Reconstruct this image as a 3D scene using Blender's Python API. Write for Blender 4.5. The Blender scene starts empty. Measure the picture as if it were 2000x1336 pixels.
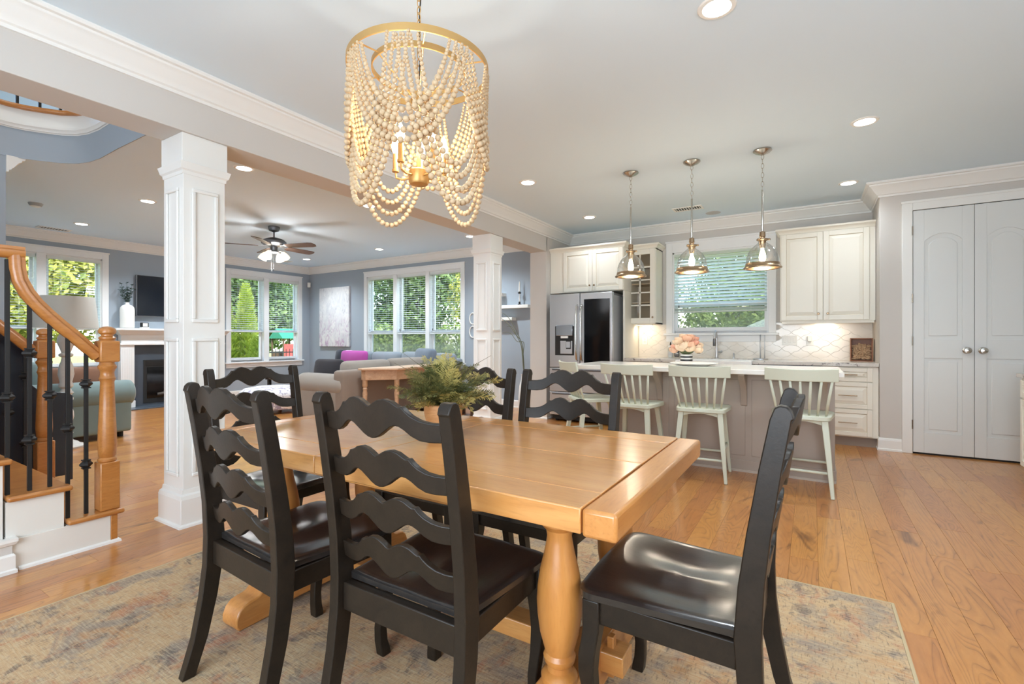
import bpy, bmesh, math, random
from math import sin, cos, pi, sqrt, atan2, radians
from mathutils import Vector, Matrix
random.seed(7)
C = bpy.context.scene
COL = C.collection
# ------------------------------------------------------------------ camera, world, sun, area lights, exposure
YAW = math.atan(585 / 946.0)
cam = bpy.data.cameras.new('camera')
cam.sensor_fit = 'HORIZONTAL'; cam.sensor_width = 36.0
cam.lens = 36.0 * 946.0 / 2000.0
cam.shift_y = -(668 - 663) / 2000.0
cam.clip_start = 0.02; cam.clip_end = 300
camo = bpy.data.objects.new('camera', cam); COL.objects.link(camo)
camo.location = (0, 0, 1.15); camo.rotation_euler = (pi / 2, 0, YAW)
C.camera = camo
C.view_settings.view_transform = 'Standard'
C.view_settings.look = 'None'
C.view_settings.gamma = 1.0
C.view_settings.use_curve_mapping = False
C.view_settings.exposure = 0.46
C.cycles.max_bounces = 10; C.cycles.diffuse_bounces = 5; C.cycles.glossy_bounces = 4
C.cycles.transmission_bounces = 6; C.cycles.transparent_max_bounces = 16
C.cycles.caustics_reflective = False; C.cycles.caustics_refractive = False
C.cycles.sample_clamp_indirect = 6.0
w = bpy.data.worlds.new('sky'); C.world = w; w.use_nodes = True
nt = w.node_tree; bg = nt.nodes['Background']
sky = nt.nodes.new('ShaderNodeTexSky'); sky.sky_type = 'NISHITA'
sky.sun_disc = False; sky.sun_elevation = radians(48); sky.sun_rotation = radians(120)
sky.air_density = 1.0; sky.dust_density = 1.5; sky.ozone_density = 1.0
nt.links.new(sky.outputs[0], bg.inputs[0]); bg.inputs[1].default_value = 1.0
def lamp(name, kind, loc, energy, color=(1, 1, 1), direction=None, **kw):
    l = bpy.data.lights.new(name, kind); l.energy = energy; l.color = color
    for k, v in kw.items(): setattr(l, k, v)
    o = bpy.data.objects.new(name, l); COL.objects.link(o); o.location = loc
    if direction is not None: o.rotation_euler = Vector(direction).to_track_quat('-Z', 'Y').to_euler()
    return o
lamp('sun', 'SUN', (10, -10, 20), 5.2, (1, 0.95, 0.86), (-0.80, 0.52, -0.85), angle=radians(1.0))
# added area lamps in front of solid walls, standing in for window daylight
lamp('daylight_fill_front', 'AREA', (-0.9, -2.1, 1.45), 165, (0.76, 0.88, 1.0), (-0.1, 1, 0.22), shape='RECTANGLE', size=3.2, size_y=1.7)
lamp('daylight_fill_entry', 'AREA', (-4.7, -2.1, 3.2), 24, (0.95, 0.97, 1.0), (0, 1, -0.05), shape='RECTANGLE', size=1.8, size_y=2.4)
lamp('daylight_fill_right', 'AREA', (2.05, 1.2, 1.6), 48, (0.78, 0.89, 1.0), (-1, 0.15, -0.05), shape='RECTANGLE', size=1.7, size_y=1.4)

# ------------------------------------------------------------------ helpers
def lin(c):
    c = c / 255.0
    return c / 12.92 if c <= 0.04045 else ((c + 0.055) / 1.055) ** 2.4
def rgb(r, g, b): return (lin(r), lin(g), lin(b), 1)
def obj(name, me, mat=None, parent=None, loc=None, rot=None):
    o = bpy.data.objects.new(name, me); COL.objects.link(o)
    if mat is not None and not me.materials: me.materials.append(mat)
    if parent is not None: o.parent = parent
    if loc is not None: o.location = loc
    if rot is not None: o.rotation_euler = rot
    return o
def tag(o, label=None, cat=None, group=None, kind=None):
    if label: o['label'] = label
    if cat: o['category'] = cat
    if group: o['group'] = group
    if kind: o['kind'] = kind
    return o
def thing(name, label, cat, loc=(0, 0, 0), rz=0, group=None, kind=None):
    o = bpy.data.objects.new(name, None); COL.objects.link(o)
    o.empty_display_size = 0.05
    o.location = loc; o.rotation_euler = (0, 0, rz)
    return tag(o, label, cat, group, kind)
KIDS = {}
def dup(root, loc, rz=None, label=None, group=None):
    kids = {}
    for o in COL.objects:
        if o.parent: kids.setdefault(o.parent.name, []).append(o)
    def rec(o, parent):
        c = o.copy(); COL.objects.link(c)
        if parent is not None: c.parent = parent
        for ch in kids.get(o.name, []): rec(ch, c)
        return c
    r = rec(root, None); r.location = loc
    if rz is not None: r.rotation_euler = (0, 0, rz)
    if label: r['label'] = label
    if group: r['group'] = group
    return r
class MB:
    def __init__(s): s.v = []; s.f = []; s.m = None
    def add(s, vs, fs):
        b = len(s.v)
        if s.m is not None: vs = [tuple(s.m @ Vector(p)) for p in vs]
        s.v += [tuple(p) for p in vs]; s.f += [tuple(i + b for i in f) for f in fs]; return s
    def box(s, x0, x1, y0, y1, z0, z1):
        return s.add([(x0, y0, z0), (x1, y0, z0), (x1, y1, z0), (x0, y1, z0), (x0, y0, z1), (x1, y0, z1), (x1, y1, z1), (x0, y1, z1)],
                     [(3, 2, 1, 0), (4, 5, 6, 7), (0, 1, 5, 4), (1, 2, 6, 5), (2, 3, 7, 6), (3, 0, 4, 7)])
    def lathe(s, prof, c=(0, 0, 0), n=24, cap=True, axis='z', a0=0.0, a1=2 * pi):
        vs = []; fs = []; full = abs(a1 - a0 - 2 * pi) < 1e-6; m = n if full else n + 1
        for (r, z) in prof:
            for i in range(m):
                a = a0 + (a1 - a0) * i / n
                p = (r * cos(a), r * sin(a), z)
                if axis == 'x': p = (z, r * cos(a), r * sin(a))
                elif axis == 'y': p = (r * sin(a), z, r * cos(a))
                vs.append((p[0] + c[0], p[1] + c[1], p[2] + c[2]))
        for j in range(len(prof) - 1):
            for i in range(n if full else n):
                k = (i + 1) % m
                fs.append((j * m + i, j * m + k, (j + 1) * m + k, (j + 1) * m + i))
        if cap and full:
            if prof[0][0] > 1e-5: fs.append(tuple(reversed(range(m))))
            if prof[-1][0] > 1e-5: fs.append(tuple((len(prof) - 1) * m + i for i in range(m)))
        return s.add(vs, fs)
    def tube(s, pts, r, n=8, cap=True, sq=None):
        # sweep a circle (or rectangle sq=(w,h)) along pts; r number or list
        P = [Vector(p) for p in pts]; N = len(P)
        R = r if isinstance(r, (list, tuple)) else [r] * N
        T = []
        for i in range(N):
            a = P[max(i - 1, 0)]; b = P[min(i + 1, N - 1)]
            t = (b - a); t = t.normalized() if t.length > 1e-9 else Vector((0, 0, 1)); T.append(t)
        up = Vector((0, 0, 1)) if abs(T[0].z) < 0.9 else Vector((1, 0, 0))
        u = T[0].cross(up).normalized(); vs = []; fs = []
        for i in range(N):
            u = (u - T[i] * u.dot(T[i])).normalized(); w_ = T[i].cross(u)
            if sq is None:
                for k in range(n):
                    a = 2 * pi * k / n; vs.append(tuple(P[i] + (u * cos(a) + w_ * sin(a)) * R[i]))
            else:
                for (a, b) in sq: vs.append(tuple(P[i] + u * a * R[i] + w_ * b * R[i]))
        m = n if sq is None else len(sq)
        for i in range(N - 1):
            for k in range(m):
                l = (k + 1) % m; fs.append((i * m + k, i * m + l, (i + 1) * m + l, (i + 1) * m + k))
        if cap: fs.append(tuple(reversed(range(m)))); fs.append(tuple((N - 1) * m + k for k in range(m)))
        return s.add(vs, fs)
    def prism(s, poly, a0, a1, axis='z'):
        # poly in the plane normal to axis: z->(x,y), y->(x,z), x->(y,z)
        n = len(poly); vs = []
        for a in (a0, a1):
            for (p, q) in poly:
                vs.append((p, q, a) if axis == 'z' else ((p, a, q) if axis == 'y' else (a, p, q)))
        fs = [tuple(reversed(range(n))), tuple(range(n, 2 * n))] + [(i, (i + 1) % n, n + (i + 1) % n, n + i) for i in range(n)]
        return s.add(vs, fs)
    def sphere(s, c, r, n=10, m=6, sc=(1, 1, 1)):
        prof = [(r * sin(pi * j / m), -r * cos(pi * j / m)) for j in range(m + 1)]
        vs = []; fs = []
        for (q, z) in prof:
            for i in range(n):
                a = 2 * pi * i / n; vs.append((c[0] + q * cos(a) * sc[0], c[1] + q * sin(a) * sc[1], c[2] + z * sc[2]))
        for j in range(m):
            for i in range(n):
                k = (i + 1) % n; fs.append((j * n + i, j * n + k, (j + 1) * n + k, (j + 1) * n + i))
        return s.add(vs, fs)
    def sweep(s, path, prof, closed=False, side=1):
        # extrude a (offset, z) profile along a 2D path with mitred corners; offset to the left of travel * side
        n = len(path); m = len(prof); P = [Vector(p) for p in path]
        def nrm(a, b):
            d = (b - a).normalized(); return Vector((-d.y, d.x)) * side
        vs = []
        for i in range(n):
            if closed or 0 < i < n - 1:
                n1 = nrm(P[i - 1], P[i]); n2 = nrm(P[i], P[(i + 1) % n]); k = (n1 + n2); k = k / (1 + n1.dot(n2))
            elif i == 0: k = nrm(P[0], P[1])
            else: k = nrm(P[-2], P[-1])
            for (o, z) in prof: vs.append((P[i].x + k.x * o, P[i].y + k.y * o, z))
        fs = []
        for i in range(n if closed else n - 1):
            j = (i + 1) % n
            for q in range(m):
                r = (q + 1) % m; fs.append((i * m + q, j * m + q, j * m + r, i * m + r))
        if not closed:
            fs.append(tuple(range(m))); fs.append(tuple(reversed(range((n - 1) * m, n * m))))
        return s.add(vs, fs)
    def mesh(s, name='m', smooth=None):
        me = bpy.data.meshes.new(name); me.from_pydata(s.v, [], s.f)
        bm = bmesh.new(); bm.from_mesh(me); bmesh.ops.recalc_face_normals(bm, faces=bm.faces); bm.to_mesh(me); bm.free()
        if smooth:
            for p in me.polygons: p.use_smooth = True
            if smooth != True: me.set_sharp_from_angle(angle=radians(smooth))
        me.update(); return me
    def build(s, name, mat, parent=None, bevel=0, smooth=None, loc=None, rot=None, seg=2):
        if bevel and smooth is None: smooth = 40
        o = obj(name, s.mesh(name, smooth), mat, parent, loc, rot)
        if bevel:
            b = o.modifiers.new('bevel', 'BEVEL'); b.width = bevel; b.segments = seg; b.limit_method = 'ANGLE'; b.angle_limit = radians(35)
            b.harden_normals = False
        return o
def B(x0, x1, y0, y1, z0, z1): return MB().box(x0, x1, y0, y1, z0, z1)
def struct(o, cat=None, label=None):
    o['kind'] = 'structure'
    if label: o['label'] = label
    return o

# ------------------------------------------------------------------ materials
def nodes(name):
    m = bpy.data.materials.new(name); m.use_nodes = True
    t = m.node_tree; return m, t, t.nodes['Principled BSDF']
def N(t, k, **kw):
    n = t.nodes.new(k)
    for a, b in kw.items():
        if a.startswith('i_'): n.inputs[int(a[2:])].default_value = b
        else: setattr(n, a, b)
    return n
def mixc(t, fac, a, b, blend='MIX'):
    m = t.nodes.new('ShaderNodeMix'); m.data_type = 'RGBA'; m.blend_type = blend
    for s_, v in ((m.inputs[0], fac), (m.inputs[6], a), (m.inputs[7], b)):
        if hasattr(v, 'is_linked'): t.links.new(v, s_)
        else: s_.default_value = v
    return m.outputs[2]
def ramp(t, fac, stops):
    r = t.nodes.new('ShaderNodeValToRGB'); t.links.new(fac, r.inputs[0])
    e = r.color_ramp.elements
    while len(e) < len(stops): e.new(0.5)
    for i, (p, c) in enumerate(stops): e[i].position = p; e[i].color = c
    return r.outputs[0]
def coords(t, world=False, scale=(1, 1, 1), rot=(0, 0, 0), off=None):
    if world: src = t.nodes.new('ShaderNodeNewGeometry').outputs['Position']
    else: src = t.nodes.new('ShaderNodeTexCoord').outputs['Object']
    if off is not None:
        a = t.nodes.new('ShaderNodeVectorMath'); a.operation = 'ADD'; t.links.new(src, a.inputs[0]); t.links.new(off, a.inputs[1]); src = a.outputs[0]
    m = t.nodes.new('ShaderNodeMapping'); m.inputs['Scale'].default_value = scale; m.inputs['Rotation'].default_value = rot
    t.links.new(src, m.inputs[0]); return m.outputs[0]
def noise(t, vec, scale, detail=3, rough=0.55, dist=0.0):
    n = t.nodes.new('ShaderNodeTexNoise'); n.inputs['Scale'].default_value = scale; n.inputs['Detail'].default_value = detail
    n.inputs['Roughness'].default_value = rough; n.inputs['Distortion'].default_value = dist
    t.links.new(vec, n.inputs['Vector']); return n.outputs['Fac']
def bumpn(t, p, h, strength, dist=0.01):
    b = t.nodes.new('ShaderNodeBump'); b.inputs['Strength'].default_value = strength; b.inputs['Distance'].default_value = dist
    t.links.new(h, b.inputs['Height']); t.links.new(b.outputs[0], p.inputs['Normal'])
def M(name, col, rough=0.5, metal=0.0, spec=0.5, var=None, bump=None, emit=None, coat=0, sheen=0, world=True):
    m, t, p = nodes(name)
    p.inputs['Base Color'].default_value = col; p.inputs['Roughness'].default_value = rough
    p.inputs['Metallic'].default_value = metal; p.inputs['Specular IOR Level'].default_value = spec
    if coat: p.inputs['Coat Weight'].default_value = coat; p.inputs['Coat Roughness'].default_value = 0.15
    if sheen: p.inputs['Sheen Weight'].default_value = sheen
    if var:
        v = coords(t, world); n = noise(t, v, var[0]); t.links.new(mixc(t, n, col, var[1]), p.inputs['Base Color'])
    if bump:
        v = coords(t, world); n = noise(t, v, bump[0], 4); bumpn(t, p, n, bump[1], 0.004)
    if emit: p.inputs['Emission Color'].default_value = emit[0]; p.inputs['Emission Strength'].default_value = emit[1]
    return m
def objrand(t):
    return t.nodes.new('ShaderNodeObjectInfo').outputs['Random']
def math2(t, op, a, b):
    n = t.nodes.new('ShaderNodeMath'); n.operation = op
    for s_, v in ((n.inputs[0], a), (n.inputs[1], b)):
        if hasattr(v, 'is_linked'): t.links.new(v, s_)
        else: s_.default_value = v
    return n.outputs[0]
def wood(name, c1, c2, dark, stretch=(1, 1, 1), rough=0.35, scale=6.0, world=False, vary=0.0, coat=0.0, grain=0.35, bump=0.05):
    # stretch: small value along the grain
    m, t, p = nodes(name)
    r = objrand(t); isl = t.nodes.new('ShaderNodeNewGeometry').outputs['Random Per Island']
    rr = math2(t, 'FRACT', math2(t, 'ADD', r, isl), 0.0)
    cmb = t.nodes.new('ShaderNodeCombineXYZ')
    k = math2(t, 'MULTIPLY', rr, 37.0)
    for i in range(3): t.links.new(k, cmb.inputs[i])
    v = coords(t, world, stretch, off=cmb.outputs[0])
    n1 = noise(t, v, scale, 4, 0.6, 0.8); n2 = noise(t, v, scale * 7, 3, 0.6, 0.3)
    col = mixc(t, ramp(t, n1, [(0.3, (0, 0, 0, 1)), (0.7, (1, 1, 1, 1))]), c1, c2)
    g = ramp(t, n2, [(0.5, (0, 0, 0, 1)), (0.75, (1, 1, 1, 1))])
    gm = math2(t, 'MULTIPLY', g, grain)
    col = mixc(t, gm, col, dark)
    if vary:
        hs = t.nodes.new('ShaderNodeHueSaturation'); t.links.new(col, hs.inputs['Color'])
        val = math2(t, 'ADD', math2(t, 'MULTIPLY', rr, vary * 2), 1 - vary); t.links.new(val, hs.inputs['Value']); col = hs.outputs[0]
    t.links.new(col, p.inputs['Base Color']); p.inputs['Roughness'].default_value = rough
    if coat: p.inputs['Coat Weight'].default_value = coat; p.inputs['Coat Roughness'].default_value = 0.2
    if bump: bumpn(t, p, n2, bump, 0.003)
    return m
def thin_glass(name, tint=(1, 1, 1, 1), fac=0.06, rough=0.0, rim=False):
    m, t, p = nodes(name); t.nodes.remove(p)
    out = t.nodes['Material Output']; tr = N(t, 'ShaderNodeBsdfTransparent'); tr.inputs[0].default_value = tint
    gl = N(t, 'ShaderNodeBsdfGlossy'); gl.inputs['Roughness'].default_value = rough
    mx = N(t, 'ShaderNodeMixShader'); mx.inputs[0].default_value = fac
    if rim:
        lw = N(t, 'ShaderNodeLayerWeight'); lw.inputs[0].default_value = 0.35
        f = math2(t, 'ADD', math2(t, 'MULTIPLY', lw.outputs['Facing'], 0.75), fac); t.links.new(f, mx.inputs[0])
    t.links.new(tr.outputs[0], mx.inputs[1]); t.links.new(gl.outputs[0], mx.inputs[2]); t.links.new(mx.outputs[0], out.inputs[0])
    return m
def emis(name, col, s):
    m, t, p = nodes(name); t.nodes.remove(p); e = N(t, 'ShaderNodeEmission'); e.inputs[0].default_value = col; e.inputs[1].default_value = s
    t.links.new(e.outputs[0], t.nodes['Material Output'].inputs[0]); return m
def leafm(name, c1, c2, trans=0.35, scale=9):
    m, t, p = nodes(name); out = t.nodes['Material Output']
    isl = t.nodes.new('ShaderNodeNewGeometry').outputs['Random Per Island']
    col = mixc(t, isl, c1, c2); t.links.new(col, p.inputs['Base Color']); p.inputs['Roughness'].default_value = 0.55
    tr = N(t, 'ShaderNodeBsdfTranslucent'); t.links.new(col, tr.inputs[0])
    mx = N(t, 'ShaderNodeMixShader'); mx.inputs[0].default_value = trans
    t.links.new(p.outputs[0], mx.inputs[1]); t.links.new(tr.outputs[0], mx.inputs[2]); t.links.new(mx.outputs[0], out.inputs[0]); return m

m_ceil = M('ceiling_paint', rgb(220, 236, 247), 0.9, bump=(60, 0.02))
m_wall = M('greige_paint', rgb(205, 200, 194), 0.85, bump=(90, 0.03))
m_blue = M('blue_grey_paint', rgb(160, 170, 180), 0.85, bump=(90, 0.03))
m_trim = M('white_trim', rgb(234, 233, 229), 0.4)
m_casing = M('white_casing', rgb(235, 235, 234), 0.4)
m_cab = M('cream_cabinet', rgb(236, 231, 218), 0.42)
m_glaze = M('cream_glaze', rgb(205, 190, 165), 0.5)
m_door = M('door_white', rgb(222, 224, 222), 0.38)
m_chrome = M('brushed_nickel', rgb(190, 186, 178), 0.25, 1.0)
m_steel = M('stainless_steel', rgb(206, 208, 211), 0.40, 1.0)
m_dsteel = M('dark_steel', rgb(120, 122, 126), 0.4, 1.0)
m_brass = M('aged_brass', rgb(166, 142, 114), 0.3, 1.0)
m_gold = M('soft_gold', rgb(205, 165, 105), 0.42, 0.75)
m_black = M('black_iron', rgb(34, 32, 31), 0.5, 0.3)
m_blackgloss = M('black_gloss', rgb(14, 15, 17), 0.08)
m_dark = M('dark_void', rgb(28, 27, 26), 0.7)
m_plastic = M('white_plastic', rgb(236, 235, 230), 0.35)
m_glass = thin_glass('window_glass', (0.97, 0.99, 0.98, 1), 0.022)
m_shade = thin_glass('clear_shade_glass', (0.92, 0.94, 0.94, 1), 0.09, 0.02, rim=True)
m_cabglass = thin_glass('cabinet_glass', (0.92, 0.92, 0.9, 1), 0.03)
m_lens = emis('lamp_lens', (1, 0.97, 0.92, 1), 14)
m_bulb = emis('warm_bulb', (1, 0.80, 0.52, 1), 26)
m_bulbc = emis('candle_bulb', (1, 0.84, 0.60, 1), 30)
m_stool = M('sage_paint', rgb(204, 208, 190), 0.45)
m_island = M('taupe_paint', rgb(172, 158, 146), 0.5)
m_quartz = M('white_quartz', rgb(236, 233, 227), 0.18, var=(14, rgb(226, 221, 213)))
m_stair_wood = wood('honey_oak', rgb(194, 132, 70), rgb(172, 108, 50), rgb(126, 74, 32), (3, 0.6, 3), 0.32, 5, world=True, coat=0.3)
m_table = wood('pine_table', rgb(214, 156, 92), rgb(198, 134, 70), rgb(150, 92, 42), (0.5, 4, 4), 0.28, 4, world=True, vary=0.06, coat=0.7, grain=0.3)
m_tableY = wood('pine_table_cross', rgb(208, 146, 82), rgb(190, 124, 62), rgb(145, 86, 38), (4, 0.5, 4), 0.3, 4, world=True, vary=0.06, coat=0.35, grain=0.3)
m_tableleg = wood('pine_table_turned', rgb(206, 142, 74), rgb(188, 120, 56), rgb(150, 90, 40), (4, 4, 0.5), 0.36, 4, vary=0.03, coat=0.2, grain=0.2)
m_chair = wood('espresso_wood', rgb(42, 33, 25), rgb(30, 24, 18), rgb(16, 13, 10), (2, 2, 2), 0.40, 8, grain=0.4, bump=0.08, coat=0.04)
m_chair.node_tree.nodes['Principled BSDF'].inputs['Specular IOR Level'].default_value = 0.35
m_seat = wood('espresso_seat', rgb(46, 42, 40), rgb(32, 30, 29), rgb(16, 15, 15), (8, 0.8, 4), 0.28, 6, grain=0.5, bump=0.08, coat=0.7)
m_rustic = wood('rustic_wood', rgb(186, 140, 98), rgb(160, 112, 72), rgb(110, 70, 42), (3, 0.7, 3), 0.5, 5, world=True)
m_floor_dark = M('floor_joint', rgb(120, 78, 46), 0.8)
def floor_mat():
    m, t, p = nodes('hickory_floor')
    r = objrand(t); isl = t.nodes.new('ShaderNodeNewGeometry').outputs['Random Per Island']
    rr = math2(t, 'FRACT', math2(t, 'ADD', r, isl), 0.0)
    cmb = t.nodes.new('ShaderNodeCombineXYZ'); k = math2(t, 'MULTIPLY', rr, 53.0)
    for i in range(3): t.links.new(k, cmb.inputs[i])
    v = coords(t, True, (4.6, 0.55, 1), off=cmb.outputs[0]); v2 = coords(t, True, (9, 2.2, 1), off=cmb.outputs[0])
    # cathedral grain: contour lines of a smooth noise field
    nf = noise(t, v, 1.1, 2, 0.5, 0.6)
    band = math2(t, 'FRACT', math2(t, 'MULTIPLY', nf, 30.0), 0.0)
    line = ramp(t, band, [(0.0, (1, 1, 1, 1)), (0.14, (0.15, 0.15, 0.15, 1)), (0.5, (0, 0, 0, 1)), (1.0, (0.45, 0.45, 0.45, 1))])
    msk = ramp(t, noise(t, v2, 1.4, 3, 0.6), [(0.36, (0.25, 0.25, 0.25, 1)), (0.62, (1, 1, 1, 1))]); line = math2(t, 'MULTIPLY', line, msk)
    n2 = noise(t, v2, 5, 4, 0.65, 0.5)
    col = mixc(t, n2, rgb(203, 140, 77), rgb(176, 111, 53))
    col = mixc(t, math2(t, 'MULTIPLY', line, 0.8), col, rgb(112, 62, 28))
    kn = noise(t, coords(t, True, (3.0, 0.9, 1), off=cmb.outputs[0]), 1.6, 3, 0.6, 1.2)
    kk = ramp(t, kn, [(0.64, (0, 0, 0, 1)), (0.76, (1, 1, 1, 1))])
    col = mixc(t, math2(t, 'MULTIPLY', kk, 0.85), col, rgb(92, 52, 26))
    hs = t.nodes.new('ShaderNodeHueSaturation'); t.links.new(col, hs.inputs['Color'])
    t.links.new(math2(t, 'ADD', math2(t, 'MULTIPLY', rr, 0.24), 0.89), hs.inputs['Value'])
    t.links.new(math2(t, 'ADD', math2(t, 'MULTIPLY', rr, 0.012), 0.496), hs.inputs['Hue'])
    t.links.new(hs.outputs[0], p.inputs['Base Color'])
    p.inputs['Roughness'].default_value = 0.30
    p.inputs['Coat Weight'].default_value = 0.5; p.inputs['Coat IOR'].default_value = 1.5; p.inputs['Coat Roughness'].default_value = 0.14
    bumpn(t, p, n2, 0.04, 0.003)
    return m
m_floor = floor_mat()
# ------------------------------------------------------------------ the shell
CZ = 2.77; YB = 6.98; XF = -9.75; XR = 2.1; YF = -2.2; BX = -3.25; BXB = -3.52; BZ = 2.42
# floor: sub-floor slab with separate planks on it
fl = struct(B(XF - .3, XR + .3, YF - .3, YB + .3, -0.12, -0.014).build('floor', m_floor_dark))
rows = []
PW = 0.127
rr = random.Random(3)
nrow = int((XR - XF) / PW) + 1
planks = []
for i in range(nrow):
    x0 = XF + i * PW; y = YF - rr.random() * 1.2
    while y < YB:
        L = rr.choice([0.6, 0.75, 0.9, 1.05, 1.2, 1.4, 1.6])
        a, b = max(y, YF), min(y + L, YB)
        if b - a > 0.03: planks.append((x0, min(x0 + PW, XR), a, b))
        y += L
def seen(pl):
    x = (pl[0] + pl[1]) / 2; y = (pl[2] + pl[3]) / 2
    best = 0
    for yy in (pl[2], y, pl[3]):
        d = -sin(YAW) * x + cos(YAW) * yy; r = cos(YAW) * x + sin(YAW) * yy
        if d < 1.3: continue
        px = 1000 + 946 * r / d
        if -60 < px < 2060: best = max(best, 1.0 / d)
    if -2.75 < x < 0.28 and y < 2.55 and pl[3] < 2.7: best *= 0.05
    return best
planks.sort(key=seen, reverse=True)
pc = {}
def plank_mesh(wd, L):
    k = (round(wd, 4), round(L, 4))
    if k not in pc:
        g = 0.0003; c = 0.0008
        m_ = MB(); x0, x1, y0, y1 = g, wd - g, g, L - g
        vs = [(x0, y0, -0.013), (x1, y0, -0.013), (x1, y1, -0.013), (x0, y1, -0.013), (x0, y0, -c), (x1, y0, -c), (x1, y1, -c), (x0, y1, -c),
              (x0 + c, y0 + c, 0), (x1 - c, y0 + c, 0), (x1 - c, y1 - c, 0), (x0 + c, y1 - c, 0)]
        fs = [(0, 1, 5, 4), (1, 2, 6, 5), (2, 3, 7, 6), (3, 0, 4, 7), (4, 5, 9, 8), (5, 6, 10, 9), (6, 7, 11, 10), (7, 4, 8, 11), (8, 9, 10, 11)]
        m_.add(vs, fs); pc[k] = (vs, fs, m_)
    return pc[k]
pm = {}
for (x0, x1, y0, y1) in planks[:280]:
    k = (round(x1 - x0, 4), round(y1 - y0, 4))
    if k not in pm:
        pm[k] = plank_mesh(*k)[2].mesh('plank'); pm[k].materials.append(m_floor)
    obj('plank', pm[k], None, fl, (x0, y0, 0))
rest = MB()
for (x0, x1, y0, y1) in planks[280:]:
    vs, fs, _ = plank_mesh(x1 - x0, y1 - y0); rest.add([(a + x0, b + y0, c) for a, b, c in vs], fs)
o = rest.build('far_planks', m_floor, fl); o['kind'] = 'stuff'
# ceiling: dining side slab, living side slab with the rounded stair opening
arc = [(-4.52, 1.735), (-5.0, 1.735), (-5.40, 1.745), (-5.60, 1.73), (-5.74, 1.69), (-5.85, 1.61), (-5.93, 1.50), (-5.99, 1.40), (-6.02, 1.30)]
cm = MB(); cm.box(BXB, XR + .3, YF - .3, YB + .3, CZ, CZ + .25)
cm.prism([(BXB, YB + .3), (XF - .3, YB + .3), (XF - .3, 1.28)] + list(reversed(arc)) + [(BXB, 1.735)], CZ, CZ + .25)
struct(cm.build('ceiling', m_ceil))
struct(B(XF, BXB, YF - .3, 4.6, 5.3, 5.4).build('ceiling_upper', m_ceil))
# beam and stub wall between dining room and living room
struct(B(BXB, BX, YF, 6.22, BZ, CZ).build('ceiling_beam', m_wall, bevel=0.004))
struct(B(BXB, BX, 6.2, YB, 0, CZ).build('wall_stub', m_wall, bevel=0.004))
def wall_open(name, mat, axis, pos, thick, u0, u1, z1, holes):
    # wall normal to axis; holes (u0,u1,z0,z1)
    mb = MB(); us = sorted({u0, u1} | {h[0] for h in holes} | {h[1] for h in holes})
    for a, b in zip(us[:-1], us[1:]):
        zz = [(0, z1)]
        for h in holes:
            if h[0] <= a + 1e-6 and h[1] >= b - 1e-6: zz = [(0, h[2]), (h[3], z1)]
        for (p, q) in zz:
            if axis == 'y': mb.box(a, b, min(pos, pos + thick), max(pos, pos + thick), p, q)
            else: mb.box(min(pos, pos + thick), max(pos, pos + thick), a, b, p, q)
    return struct(mb.build(name, mat))
W2 = (5.20, 6.69, 0.70, 2.44); W1 = (1.72, 3.17, 0.70, 2.44); WT = (-7.85, -5.40, 0.72, 2.44); WK = (-1.66, -0.465, 1.235, 2.36)
wall_open('wall_back', m_blue, 'y', YB, .16, XF - .16, BXB, CZ, [WT])
wall_kit = wall_open('wall_kitchen', m_wall, 'y', YB, .16, BXB, 0.603, CZ, [WK])
wall_open('wall_left', m_blue, 'x', XF, -.16, 1.12, YB, CZ, [W1, W2])
struct(B(XF, -6.14, 1.12, 1.28, 0, CZ).build('wall_living_south', m_blue))
struct(B(-6.14, -6.02, YF, 1.2799, 0, CZ - .001).build('wall_hall', m_blue))
struct(B(-6.24, -6.09, YF, 1.20, CZ, 5.3).build('wall_stairwell', m_blue))
struct(B(-0.0 + .603, XR + .16, 6.30, 6.42, 0, CZ).build('wall_pantry', m_wall, bevel=0.004))
struct(B(.603, .72, 6.42, YB + .16, 0, CZ).build('wall_pantry_return', m_wall))
struct(B(XR, XR + .16, YF, 6.3, 0, CZ).build('wall_right', m_wall))
struct(B(XF, XR + .16, YF - .16, YF, 0, 5.3).build('wall_front', m_wall))
struct(B(BXB, BXB + .1, YF, 4.6, CZ + .25, 5.3).build('wall_upper_right', m_wall))
struct(B(-6.2, BXB, 4.4, 4.6, CZ + .25, 5.3).build('wall_upper_back', m_wall))
struct(B(-9.9, -9.7, 1.3, 4.6, CZ + .25, 5.3).build('wall_upper_left', m_wall))
# crown mouldings
crown = [(0, CZ - .145), (.013, CZ - .145), (.016, CZ - .128), (.03, CZ - .122), (.034, CZ - .112), (.05, CZ - .095), (.075, CZ - .055), (.098, CZ - .038), (.100, CZ - .026), (.116, CZ - .022), (.122, CZ - .012), (.122, CZ), (0, CZ)]
struct(MB().sweep([(BX, YF), (BX, YB), (.603, YB), (.603, 6.30), (XR, 6.30), (XR, YF)], crown, True, -1).build('trim_1', m_trim, smooth=30), label='white crown moulding round the dining room and kitchen')
struct(MB().sweep([(BXB, 1.74), (BXB, YB), (XF, YB), (XF, 1.28), (-6.0, 1.28)], crown, False, 1).build('trim_2', m_trim, smooth=30), label='white crown moulding round the living room')
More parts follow.
